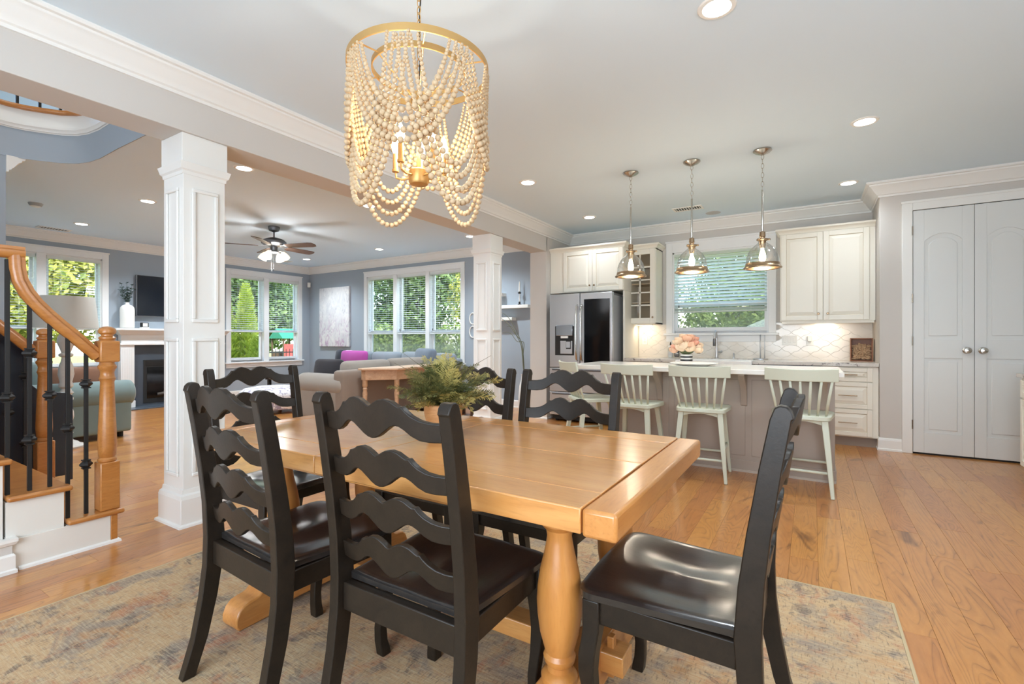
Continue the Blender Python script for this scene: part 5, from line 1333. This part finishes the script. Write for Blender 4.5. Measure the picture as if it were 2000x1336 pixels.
pillow('grey patterned cushion on the right end of the sectional', fabric('slate_pattern', rgb(120, 132, 146), rgb(86, 96, 110), 40), (-5.58, 6.12, .485), .60, .52, .2, -.35, -.2)
# console table behind the sofa
cn = thing('console_table', 'whitewashed pine half octagon console table behind the sectional', 'table', (-5.19, 5.12, 0))
m_con = wood('console_pine', rgb(198, 164, 132), rgb(174, 136, 104), rgb(126, 92, 66), (3, .6, 3), .5, 5, world=True)
def octo(e): return [(.02 - e * 0, -.66 - e), (.10, -.66 - e), (.40 + e, -.34 - e * .6), (.40 + e, .34 + e * .6), (.10, .66 + e), (.02, .66 + e)]
MB().prism(octo(.03), .735, .765).build('top', M('console_top', rgb(206, 178, 152), .4, var=(6, rgb(180, 146, 116))), cn, bevel=0.008, seg=3)
MB().prism(octo(-.03), .60, .735).build('apron', m_con, cn, bevel=0.003)
lg = [(.028, 0), (.030, .02), (.022, .05), (.030, .08), (.024, .12), (.022, .22), (.030, .36), (.034, .42), (.026, .46), (.032, .48), (.024, .50), (.036, .52), (.036, .60)]
for (x, y) in ((.06, -.60), (.06, .60), (.35, -.30), (.35, .30)): MB().lathe(lg, (x, y, 0), 14).build('turned_leg', m_con, cn, smooth=35)
bx = thing('wooden_footstool', 'low wooden footstool on the floor beside the far column', 'footstool', (-4.45, 5.92, 0))
B(-.18, .18, -.12, .12, .12, .155).build('top', m_rustic, bx, bevel=0.006)
for a in (-.14, .14):
    for b in (-.08, .08): B(a - .02, a + .02, b - .02, b + .02, 0, .12).build('leg', M('stool_leg', rgb(70, 50, 40), .6), bx)
# ottoman and coffee table
ot = thing('round_ottoman', 'round white ottoman with a purple grey floral cover in the living room', 'ottoman', (-7.35, 4.62, 0))
def floral():
    m, t, p = nodes('floral_cover'); v = coords(t, True)
    c = mixc(t, ramp(t, noise(t, v, 7, 4, .7, 1.5), [(.50, (0, 0, 0, 1)), (.58, (1, 1, 1, 1))]), rgb(232, 230, 232), rgb(158, 150, 172))
    c = mixc(t, ramp(t, noise(t, v, 13, 4, .7, 1.5), [(.60, (0, 0, 0, 1)), (.66, (1, 1, 1, 1))]), c, rgb(110, 104, 130))
    t.links.new(c, p.inputs['Base Color']); p.inputs['Roughness'].default_value = .9; return m
m_floral = floral()
MB().lathe([(0, .40), (.30, .395), (.44, .37), (.50, .32), (.515, .27), (.50, .24), (.49, .20), (.49, .10), (.47, .07), (0, .07)], (0, 0, 0), 40, cap=False).build('cushion', m_floral, ot, smooth=45)
MB().lathe([(.505, .235), (.515, .24), (.505, .25), (.50, .243), (.505, .235)], (0, 0, 0), 40, cap=False).build('welt', m_plastic, ot)
for k in range(4):
    a = pi / 4 + k * pi / 2; MB().lathe([(.025, 0), (.03, .07)], (.38 * cos(a), .38 * sin(a), 0), 10).build('foot', m_dark, ot)
cf_ = thing('coffee_table', 'dark low table behind the rolled sofa arm', 'table', (-7.9, 5.45, 0))
B(-.55, .55, -.32, .32, .42, .46).build('top', M('dark_table', rgb(52, 46, 44), .25), cf_, bevel=0.004)
for a in (-.5, .5):
    for b in (-.27, .27): B(a - .025, a + .025, b - .025, b + .025, 0, .42).build('leg', m_dark, cf_)
# grey green sofa by the far wall, end on
s2 = thing('grey_green_sofa', 'grey green sofa with rolled arms seen end on through the balusters', 'sofa', (0, 0, 0))
soft(s2, 'base', m_teal, -9.10, -7.12, 1.55, 2.50, .07, .34, .03); soft(s2, 'back', m_teal, -9.10, -7.10, 1.40, 1.64, .07, .86, .10)
for x in (-7.10, -9.34):
    soft(s2, 'arm_panel', m_teal, x, x + .24, 1.44, 2.52, .07, .50, .03)
    MB().lathe([(0, 0), (.12, 0), (.145, .02), (.15, .06), (.15, 1.06), (.145, 1.10), (.12, 1.12), (0, 1.12)], (x + .14, 1.43, .52), 24, axis='y').build('rolled_arm', m_teal, s2, smooth=45)
for (a, b) in ((-9.08, -8.12), (-8.10, -7.13)): soft(s2, 'seat_cushion', m_teal, a, b, 1.66, 2.52, .34, .50, .06, .1)
for (a, b) in ((-9.06, -8.12), (-8.10, -7.16)): soft(s2, 'back_cushion', m_teal, a, b, 1.60, 1.86, .50, .90, .10, .15)
for x in (-7.0, -9.2):
    for y in (1.5, 2.45): MB().lathe([(.03, 0), (.03, .07)], (x, y, 0), 10).build('foot', m_dark, s2)
pillow('brown bolster pillow on the arm end of the grey green sofa', fabric('brown_cloth', rgb(142, 104, 84), rgb(120, 84, 66)), (-7.45, 2.2, .505), .60, .32, .16, 1.4, -.25, 'bolster_pillow')
pillow('beige pillow beside the brown bolster on the grey green sofa', fabric('beige_cloth', rgb(205, 186, 168), rgb(190, 170, 152)), (-8.0, 2.32, .505), .5, .30, .15, .2, -.3)
# white turned floor lamp
fl_ = thing('floor_lamp', 'tall white turned wood floor lamp with a pale drum shade behind the stairs', 'lamp', (-6.72, 1.88, 0))
m_lampw = M('white_washed_wood', rgb(214, 210, 204), .6, var=(20, rgb(190, 184, 176)))
pr = [(.15, 0), (.155, .02), (.14, .035), (.11, .045), (.10, .06), (.06, .08), (.045, .12), (.055, .15), (.06, .16), (.04, .175), (.045, .25), (.065, .33), (.062, .38), (.04, .46), (.035, .50), (.06, .51), (.06, .53), (.04, .54), (.05, .57), (.065, .585), (.05, .60), (.038, .63), (.06, .65), (.06, .67), (.05, .70), (.066, .78), (.060, .86), (.042, .92), (.036, .96), (.06, .975), (.06, .995), (.038, 1.01), (.05, 1.05), (.075, 1.12), (.07, 1.17), (.045, 1.22), (.055, 1.25), (.06, 1.27), (.03, 1.29), (.015, 1.30), (.012, 1.36), (0, 1.36)]
MB().lathe(pr, (0, 0, 0), 24).build('turned_base', m_lampw, fl_, smooth=35)
MB().lathe([(.27, 1.27), (.235, 1.60), (.232, 1.60), (.267, 1.27), (.27, 1.27)], (0, 0, 0), 36, cap=False).build('drum_shade', slatm('lamp_shade_cloth', rgb(226, 224, 218), .4), fl_, smooth=40)
MB().tube([(0, 0, 1.36), (0, 0, 1.58)], .004, 6).build('harp', m_chrome, fl_); MB().tube([(-.234, 0, 1.585), (.234, 0, 1.585)], .003, 6).build('spider', m_chrome, fl_)
# ------------------------------------------------------------------ fireplace wall
fp = thing('fireplace', 'white mantel fireplace with dark slate surround and black firebox', 'fireplace', (XF + .001, 4.20, 0))
m_slate = M('slate_surround', rgb(78, 86, 96), .35, var=(5, rgb(64, 72, 82)))
L = .82
for s_ in (-1, 1):
    a, b = sorted((s_ * L, s_ * (L - .19))); B(0, .12, a, b, 0, 1.06).build('pilaster', m_casing, fp, bevel=0.004)
    fl2 = MB()
    for k in range(5): fl2.box(.12, .124, a + .025 + k * .03, a + .04 + k * .03, .16, 1.0)
    fl2.build('fluting', m_casing, fp)
    B(0, .14, a - .008, b + .008, 0, .13).build('plinth', m_casing, fp, bevel=0.004)
B(0, .13, -L, L, 1.06, 1.24).build('frieze', m_casing, fp, bevel=0.003)
MB().sweep([(0, -L), (.13, -L), (.13, L), (0, L)], [(0, 1.055), (.012, 1.06), (.012, 1.085), (0, 1.09)], False, -1).build('lower_moulding', m_casing, fp)
MB().sweep([(0, -L), (.13, -L), (.13, L), (0, L)], [(0, 1.22), (.02, 1.235), (.05, 1.275), (.07, 1.30), (0, 1.30)], False, -1).build('bed_moulding', m_casing, fp)
B(0, .23, -L - .10, L + .10, 1.30, 1.335).build('mantel_shelf', m_casing, fp, bevel=0.005)
B(0, .05, -.63, .63, 0, 1.06).build('slate_surround', m_slate, fp); B(0.05, .058, -.48, .48, .06, .80).build('firebox_frame', m_dark, fp, bevel=0.003)
B(.058, .062, -.45, .45, .70, .78).build('upper_grille', m_black, fp, bevel=0.003); B(.058, .061, -.43, .43, .14, .67).build('firebox_glass', m_blackgloss, fp)
lgm = M('ceramic_log', rgb(110, 100, 92), .8, var=(20, rgb(60, 54, 50)))
for k in range(3): MB().tube([(.075, -.28 + k * .1, .20 + k * .03), (.072, .10 + k * .08, .24 - .02 * k)], .024, 8).build('log', lgm, fp, smooth=40)
B(0, .42, -L - .05, L + .05, 0, .018).build('hearth', m_slate, fp, bevel=0.003)
tv = thing('television', 'flat black television mounted above the mantel', 'television', (XF, 4.22, 1.545))
B(.03, .075, -.605, .605, 0, .70).build('case', M('tv_bezel', rgb(150, 152, 156), .3, .8), tv, bevel=0.003); B(.0755, .079, -.597, .597, .008, .692).build('screen', M('tv_screen', rgb(20, 28, 38), .12), tv); B(0, .03, -.15, .15, .2, .5).build('wall_mount', m_dark, tv)
mv = thing('mantel_vase', 'tall white bottle vase with eucalyptus at the left end of the mantel', 'vase', (XF + .115, 3.47, 1.336))
MB().lathe([(.085, 0), (.098, .01), (.100, .30), (.092, .345), (.065, .375), (.03, .39), (.024, .42), (.03, .43), (.022, .43), (0, .40)], (0, 0, 0), 28, cap=False).build('vase', M('ceramic_white', rgb(236, 232, 226), .6), mv, smooth=40)
ro = random.Random(9); eul = leafm('eucalyptus', rgb(64, 88, 86), rgb(96, 116, 112), .1); stm = MB()
lfm = MB().add([(0, 0, 0), (.018, .012, .004), (.034, 0, .0), (.018, -.012, .004)], [(0, 1, 2, 3)]).mesh('leaf'); lfm.materials.append(eul)
for i in range(9):
    a = ro.uniform(0, 2 * pi); L_ = ro.uniform(.25, .38); sp_ = ro.uniform(.15, .5); pts = [Vector((0, 0, .40))]
    for k in range(1, 7): q = k / 6; pts.append(Vector((cos(a) * L_ * sp_ * q * .6, sin(a) * L_ * sp_ * q, .40 + L_ * .9 * q)))
    stm.tube(pts, .002, 4)
    for k in range(1, 7):
        for j in range(4):
            o = obj('leaf', lfm, None, mv, pts[k]); o.rotation_euler = (ro.uniform(-.8, .8), ro.uniform(-.9, .5), ro.uniform(0, 6.28)); s__ = ro.uniform(.8, 1.5); o.scale = (s__,) * 3
stm.build('stem', M('stem_green', rgb(70, 80, 66), .8), mv)
mc = thing('mantel_clock', 'small white framed picture cube on the mantel beside the vase', 'ornament', (XF + .12, 3.71, 1.336))
B(-.045, .045, -.055, .055, 0, .022).build('base', m_plastic, mc, bevel=0.002); B(-.035, .035, -.05, .05, .022, .10).build('frame', m_dark, mc, bevel=0.003); B(.0352, .037, -.035, .035, .032, .09).build('face', m_plastic, mc)
t = thing('light_switch', 'white light switch on the fireplace wall left of the conifer window', 'switch', (XF, 5.03, 1.18)); B(0, .006, -.04, .04, -.06, .06).build('cover', m_plastic, t, bevel=0.002); B(.006, .010, -.012, .012, -.03, .03).build('rocker', m_plastic, t)
t = thing('wall_outlet', 'white wall outlet under the conifer window', 'outlet', (XF, 5.52, .34)); B(0, .006, -.04, .04, -.06, .06).build('cover', m_plastic, t, bevel=0.002); B(.006, .009, -.014, .014, -.035, .035).build('sockets', M('socket_grey', rgb(214, 212, 206), .4), t)
t = thing('motion_sensor', 'small white motion sensor high in the room corner', 'sensor', (XF + .05, YB - .05, 2.33)); t.rotation_euler = (0, 0, -pi / 4 + pi / 2); B(-.035, .035, -.03, .03, -.0, .11).build('case', m_plastic, t, bevel=0.01)
# ------------------------------------------------------------------ window wall decor
pa = thing('wall_painting', 'abstract white and mauve canvas left of the triple window', 'painting', (-8.855, YB, .995))
def canvas():
    m, t, p = nodes('abstract_canvas'); tc = t.nodes.new('ShaderNodeTexCoord'); v = tc.outputs['Object']
    sep = t.nodes.new('ShaderNodeSeparateXYZ'); t.links.new(v, sep.inputs[0])
    def nz(s_, sc, th): 
        mp = t.nodes.new('ShaderNodeMapping'); mp.inputs['Scale'].default_value = s_; t.links.new(v, mp.inputs[0]); return ramp(t, noise(t, mp.outputs[0], sc, 5, .7, .8), th)
    c = mixc(t, nz((1, 1, .7), 4, [(.4, (0, 0, 0, 1)), (.65, (1, 1, 1, 1))]), rgb(228, 226, 226), rgb(204, 204, 208))
    low = ramp(t, math2(t, 'MULTIPLY', sep.outputs[2], .75), [(.1, (1, 1, 1, 1)), (.62, (0, 0, 0, 1))])
    c = mixc(t, math2(t, 'MULTIPLY', nz((1, 1, .55), 11, [(.50, (0, 0, 0, 1)), (.62, (1, 1, 1, 1))]), low), c, rgb(188, 158, 186))
    c = mixc(t, math2(t, 'MULTIPLY', nz((1.2, 1, .5), 14, [(.56, (0, 0, 0, 1)), (.66, (1, 1, 1, 1))]), .7), c, rgb(168, 166, 174))
    t.links.new(c, p.inputs['Base Color']); p.inputs['Roughness'].default_value = .8; return m
B(-.49, .49, -.045, 0, 0, 1.29).build('canvas', canvas(), pa, bevel=0.004)
for (x0, x1, z0, z1, lb) in ((-5.0, -4.43, 1.885, 1.935, 'upper short white floating shelf behind the far column'), (-4.9, -3.93, 1.67, 1.722, 'long white floating shelf holding the candlestick'), (-4.9, -4.235, 1.47, 1.522, 'lower white floating shelf above the curved twigs')):
    t = thing('floating_shelf', lb, 'shelf', ((x0 + x1) / 2, YB, 0), 0, 'white floating shelves behind the far column'); B(-(x1 - x0) / 2, (x1 - x0) / 2, -.14, 0, z0, z1).build('board', m_plastic, t, bevel=0.003)
t = thing('candlestick', 'slim candlestick with a white taper candle on the long shelf', 'candlestick', (-4.12, YB - .08, 1.7225))
MB().lathe([(.032, 0), (.034, .006), (.02, .02), (.012, .03), (.022, .045), (.010, .055)], (0, 0, 0), 16).build('foot', m_dark, t, smooth=40); MB().lathe([(.010, .055), (.013, .10), (.009, .16), (.012, .185)], (0, 0, 0), 14).build('stem', M('pale_ceramic', rgb(224, 224, 224), .3), t, smooth=40)
MB().lathe([(.012, .185), (.03, .195), (.03, .205), (.016, .21), (.016, .22)], (0, 0, 0), 16).build('cup', m_dark, t, smooth=40); MB().lathe([(.014, .21), (.010, .385), (.003, .39)], (0, 0, 0), 14).build('candle', m_plastic, t, smooth=40)
for (z, lb) in ((1.52, 'upper white ring wall ornament beside the far column'), (1.285, 'lower white ring wall ornament beside the far column')):
    t = thing('ring_ornament', lb, 'ornament', (-5.13, YB - .012, z)); P = [(.07 * cos(2 * pi * k / 24), 0, .10 * sin(2 * pi * k / 24)) for k in range(25)]; MB().tube(P, .011, 8).build('ring', m_plastic, t, smooth=True)
t = thing('floor_vase', 'tall white floor vase with long curved twigs by the blue wall', 'vase', (-3.86, 6.62, 0))
MB().lathe([(.085, 0), (.095, .02), (.10, .25), (.085, .42), (.055, .52), (.05, .58), (.06, .60), (.05, .60), (.045, .55), (0, .5)], (0, 0, 0), 26, cap=False).build('vase', M('vase_white', rgb(226, 226, 222), .5), t, smooth=40)
m_twig = M('curly_twig', rgb(110, 112, 92), .8)
for k, (dx, top, bend, dz) in enumerate([(-.10, 1.30, -.22, 0), (-.16, 1.42, -.50, .03), (-.13, 1.48, -.62, .08), (-.06, 1.22, -.34, -.02)]):
    pts = [(0, 0, .5), (.0 + dx * .2, -.01 * k, .85), (dx * .55, .01 * k, 1.10), (dx + bend * .25, .01, top - .08 + dz), (dx + bend * .6, .0, top + dz + .05), (dx + bend, -.02, top + .06 + dz)]
    sm = []
    for i in range(len(pts) - 1):
        p0 = Vector(pts[max(i - 1, 0)]); p1 = Vector(pts[i]); p2 = Vector(pts[i + 1]); p3 = Vector(pts[min(i + 2, len(pts) - 1)])
        for q in range(5):
            u = q / 5; sm.append(.5 * ((2 * p1) + (p2 - p0) * u + (2 * p0 - 5 * p1 + 4 * p2 - p3) * u * u + (3 * p1 - p0 - 3 * p2 + p3) * u ** 3))
    sm.append(Vector(pts[-1])); MB().tube(sm, [.008 - .005 * i / len(sm) for i in range(len(sm))], 6).build('twig', m_twig, t, smooth=True)
# ------------------------------------------------------------------ outdoors
GZ = -.45
m_lawn = M('lawn', rgb(112, 130, 46), .95, var=(2.5, rgb(150, 158, 64)), bump=(60, .5))
gm = MB(); gm.add([(-60, -40, GZ), (40, -40, GZ), (40, 60, GZ), (-60, 60, GZ)], [(0, 1, 2, 3)]); struct(gm.build('ground_lawn', m_lawn))
lg1 = leafm('leaf_green', rgb(96, 124, 52), rgb(146, 166, 76), .4); lg2 = leafm('leaf_yellow', rgb(96, 118, 46), rgb(208, 202, 98), .4); lg3 = leafm('leaf_deep', rgb(66, 92, 48), rgb(104, 130, 68), .3); lg4 = leafm('conifer_green', rgb(164, 184, 66), rgb(218, 224, 112), .35)
m_bark = M('bark', rgb(92, 76, 62), .9, var=(8, rgb(62, 50, 42)), bump=(30, .6))
def crown_mesh(seed, blobs, n, size, fill=.55):
    r = random.Random(seed); mb = MB(); vs = []; fs = []
    tot = sum(b[3] ** 2 for b in blobs)
    for (cx, cy, cz, R_, sz) in blobs:
        k = int(n * R_ ** 2 / tot)
        for i in range(k):
            while True:
                p = Vector((r.uniform(-1, 1), r.uniform(-1, 1), r.uniform(-1, 1)))
                if fill < p.length <= 1: break
            c = Vector((cx + p.x * R_, cy + p.y * R_, cz + p.z * R_ * sz))
            nrm_ = (p.normalized() + Vector((r.uniform(-.8, .8), r.uniform(-.8, .8), r.uniform(-.4, .9)))).normalized()
            u = nrm_.orthogonal().normalized(); a = r.uniform(0, 6.28); u = (u * cos(a) + nrm_.cross(u) * sin(a)); v_ = nrm_.cross(u); s_ = size * r.uniform(.6, 1.3)
            b = len(vs); vs += [tuple(c - u * s_), tuple(c + v_ * s_ * .55 + nrm_ * s_ * .12), tuple(c + u * s_), tuple(c - v_ * s_ * .55 + nrm_ * s_ * .12)]; fs.append((b, b + 1, b + 2, b + 3))
    me = bpy.data.meshes.new('foliage'); me.from_pydata(vs, [], fs); me.update(); return me
cmesh = [crown_mesh(1, [(0, 0, 3.6, 1.9, 1), (1.2, .3, 2.6, 1.3, 1), (-1.2, -.2, 2.5, 1.4, 1), (.2, -1, 2.2, 1.3, 1), (0, .9, 4.6, 1.3, 1)], 16000, .085),
         crown_mesh(2, [(0, 0, 3.2, 2.0, 1.1), (1.3, 0, 4.0, 1.3, 1), (-1.0, .6, 4.2, 1.4, 1), (.3, -.9, 1.8, 1.2, .9), (-1.1, -.5, 2.2, 1.2, 1)], 16000, .09)]
def tree(loc, k, mat, s_, label, rz=0):
    t = thing('garden_tree', label, 'tree', loc, rz, 'trees outside the living room windows')
    me = cmesh[k].copy(); me.materials.clear(); me.materials.append(mat)
    o = obj('foliage', me, None, t); o.scale = (s_,) * 3; o['kind'] = 'stuff'
    MB().tube([(0, 0, 0), (.05, 0, 1.4 * s_), (-.03, .04, 3.2 * s_)], [.17 * s_, .13 * s_, .05], 8).build('trunk', m_bark, t, smooth=True)
for i, (x, y, k, mt, s_, lb) in enumerate([(-16.5, 4.0, 0, lg2, 1.1, 'yellow green leafy tree outside the window behind the lamp'), (-16.8, -2.6, 1, lg1, 1.1, 'green leafy tree beside the neighbouring house'),
        (-20.5, 11.2, 1, lg3, 1.15, 'deep green tree behind the conifers'), (-13.6, 14.6, 1, lg3, 1.1, 'deep green tree outside the left third of the triple window'),
        (-7.6, 14.0, 0, lg2, 1.15, 'bright yellow green tree outside the right third of the triple window'), (-10.8, 21.0, 0, lg1, 1.6, 'tall green tree farthest behind the triple window'), (-24.5, 14.5, 0, lg1, 1.4, 'green tree farthest off behind the conifer window')]):
    tree((x, y, GZ), k, mt, s_, lb, i * 1.7)
def conifer(loc, h_, r0, seed, label):
    t = thing('conifer', label, 'tree', loc, 0, 'conifers outside the living room window'); r = random.Random(seed); vs = []; fs = []
    for i in range(5200):
        z = (r.random() ** 1.25) * h_; R_ = r0 * (1 - z / h_) ** .8 * r.uniform(.62, 1.0) * (1 + .12 * sin(5 * z)); a = r.uniform(0, 6.28)
        c = Vector((R_ * cos(a), R_ * sin(a), z + .05)); out = Vector((cos(a), sin(a), .9)).normalized(); sd = out.cross(Vector((0, 0, 1))).normalized(); sd = (sd + Vector((r.uniform(-.5, .5), r.uniform(-.5, .5), r.uniform(-.5, .5)))).normalized(); s_ = r.uniform(.05, .10)
        b = len(vs); vs += [tuple(c - out * s_ * .6), tuple(c + sd * s_ * .5), tuple(c + out * s_ * 1.3), tuple(c - sd * s_ * .5)]; fs.append((b, b + 1, b + 2, b + 3))
    me = bpy.data.meshes.new('foliage'); me.from_pydata(vs, [], fs); me.update(); me.materials.append(lg4); o = obj('foliage', me, None, t); o['kind'] = 'stuff'
    MB().tube([(0, 0, 0), (0, 0, h_ * .8)], [.07, .02], 8).build('trunk', m_bark, t)
conifer((-12.5, 7.07, GZ), 2.95, .62, 1, 'tall bright green conifer in the left half of the conifer window')
conifer((-12.3, 6.5, GZ), 2.45, .34, 2, 'shorter bright green conifer at the left edge of the conifer window')
conifer((-11.4, 6.72, GZ), 1.6, .36, 4, 'low bright green conifer in front of the tall one')
hd = thing('garden_hedge', 'pale green hedge outside the kitchen window', 'hedge', (.9, 10.2, GZ))
me = crown_mesh(5, [(x * .8, (x % 2) * .2, 1.1 + .25 * (x % 3), .95, 1.2) for x in range(-5, 6)], 18000, .055); me.materials.append(lg1); o = obj('foliage', me, None, hd); o['kind'] = 'stuff'
tree((-1.0, 18.5, GZ), 1, lg1, 1.25, 'green tree behind the hedge outside the kitchen window'); tree((4.6, 15.5, GZ), 0, lg2, 1.2, 'yellow green tree behind the hedge outside the kitchen window')
# low shrubs and hedge in front of the triple window, grey green through the insect screens
h2 = thing('garden_hedge', 'pale green hedge outside the triple window', 'hedge', (-7.6, 10.4, GZ))
me = crown_mesh(6, [(x * .85, (x % 2) * .25, .85 + .2 * (x % 3), .85, 1.0) for x in range(-5, 4)], 16000, .055); me.materials.append(lg1); o = obj('foliage', me, None, h2); o['kind'] = 'stuff'
# black metal fence and play set beyond the conifer window
m_fence = M('fence_black', rgb(30, 32, 32), .5)
fe = thing('garden_fence', 'black metal picket fence outside the right half of the conifer window', 'fence', (-13.6, 8.6, GZ), pi / 2 - .1)
fe.scale = (1, 1, 1.22)
B(-.6, 2.6, -.012, .012, .18, .21).build('lower_rail', m_fence, fe); B(-.6, 2.6, -.012, .012, .98, 1.01).build('upper_rail', m_fence, fe); B(-.6, 2.6, -.012, .012, .82, .845).build('middle_rail', m_fence, fe)
pk = B(-.009, .009, -.009, .009, 0, 1.08).mesh('picket'); pk.materials.append(m_fence)
for i in range(30): obj('picket', pk, None, fe, (-.55 + i * .107, 0, 0))
for x in (-.6, 1.0, 2.6):
    p = MB().box(x - .03, x + .03, -.03, .03, 0, 1.15); p.sphere((x, 0, 1.18), .04, 8, 6); p.build('post', m_fence, fe)
ps = thing('play_set', 'dark wood play set with green roof and red slide beyond the fence', 'play set', (-17.2, 11.3, GZ))
ps.scale = (.45, .45, .95)
m_pw = M('play_wood', rgb(84, 66, 50), .8)
for x in (-.8, .8):
    for y in (-.8, .8): B(x - .05, x + .05, y - .05, y + .05, 0, 1.75).build('post', m_pw, ps)
B(-.84, .84, -.84, .84, .85, .92).build('deck', m_pw, ps); B(-.86, -.80, -.8, .8, .92, 1.2).build('side_board', m_pw, ps)
MB().prism([(-1.0, 1.72), (1.0, 1.72), (0, 2.12)], -1.0, 1.0, 'y').build('roof', M('play_green', rgb(34, 112, 88), .6), ps)
B(.80, .84, -.75, .1, .95, 1.5).build('red_panel', M('play_red', rgb(196, 76, 76), .5), ps); B(.80, .84, .15, .75, .95, 1.45).build('white_panel', m_plastic, ps)
MB().prism([(.85, .88), (.85, .80), (2.3, .10), (2.3, .18)], -.3, .3, 'y').build('slide', M('play_yellow', rgb(220, 190, 120), .5), ps)
nb = thing('neighbour_house', 'white sided house with brown roof outside the window behind the lamp', 'house', (-25.5, 1.0, GZ))
B(-4, 4, -4.2, 4.2, 0, 3.1).build('walls', M('white_siding', rgb(225, 224, 220), .8), nb)
sd_ = B(0, .03, -4.2, 4.2, 0, .02).mesh('siding_board'); sd_.materials.append(M('siding_edge', rgb(205, 205, 202), .8))
for i in range(15): obj('siding_board', sd_, None, nb, (4.0, 0, .18 + i * .19))
MB().prism([(-4.5, 3.05), (4.5, 3.05), (0, 5.6)], -4.5, 4.5, 'y').build('roof', M('roof_brown', rgb(140, 116, 96), .9, var=(12, rgb(110, 90, 76))), nb)
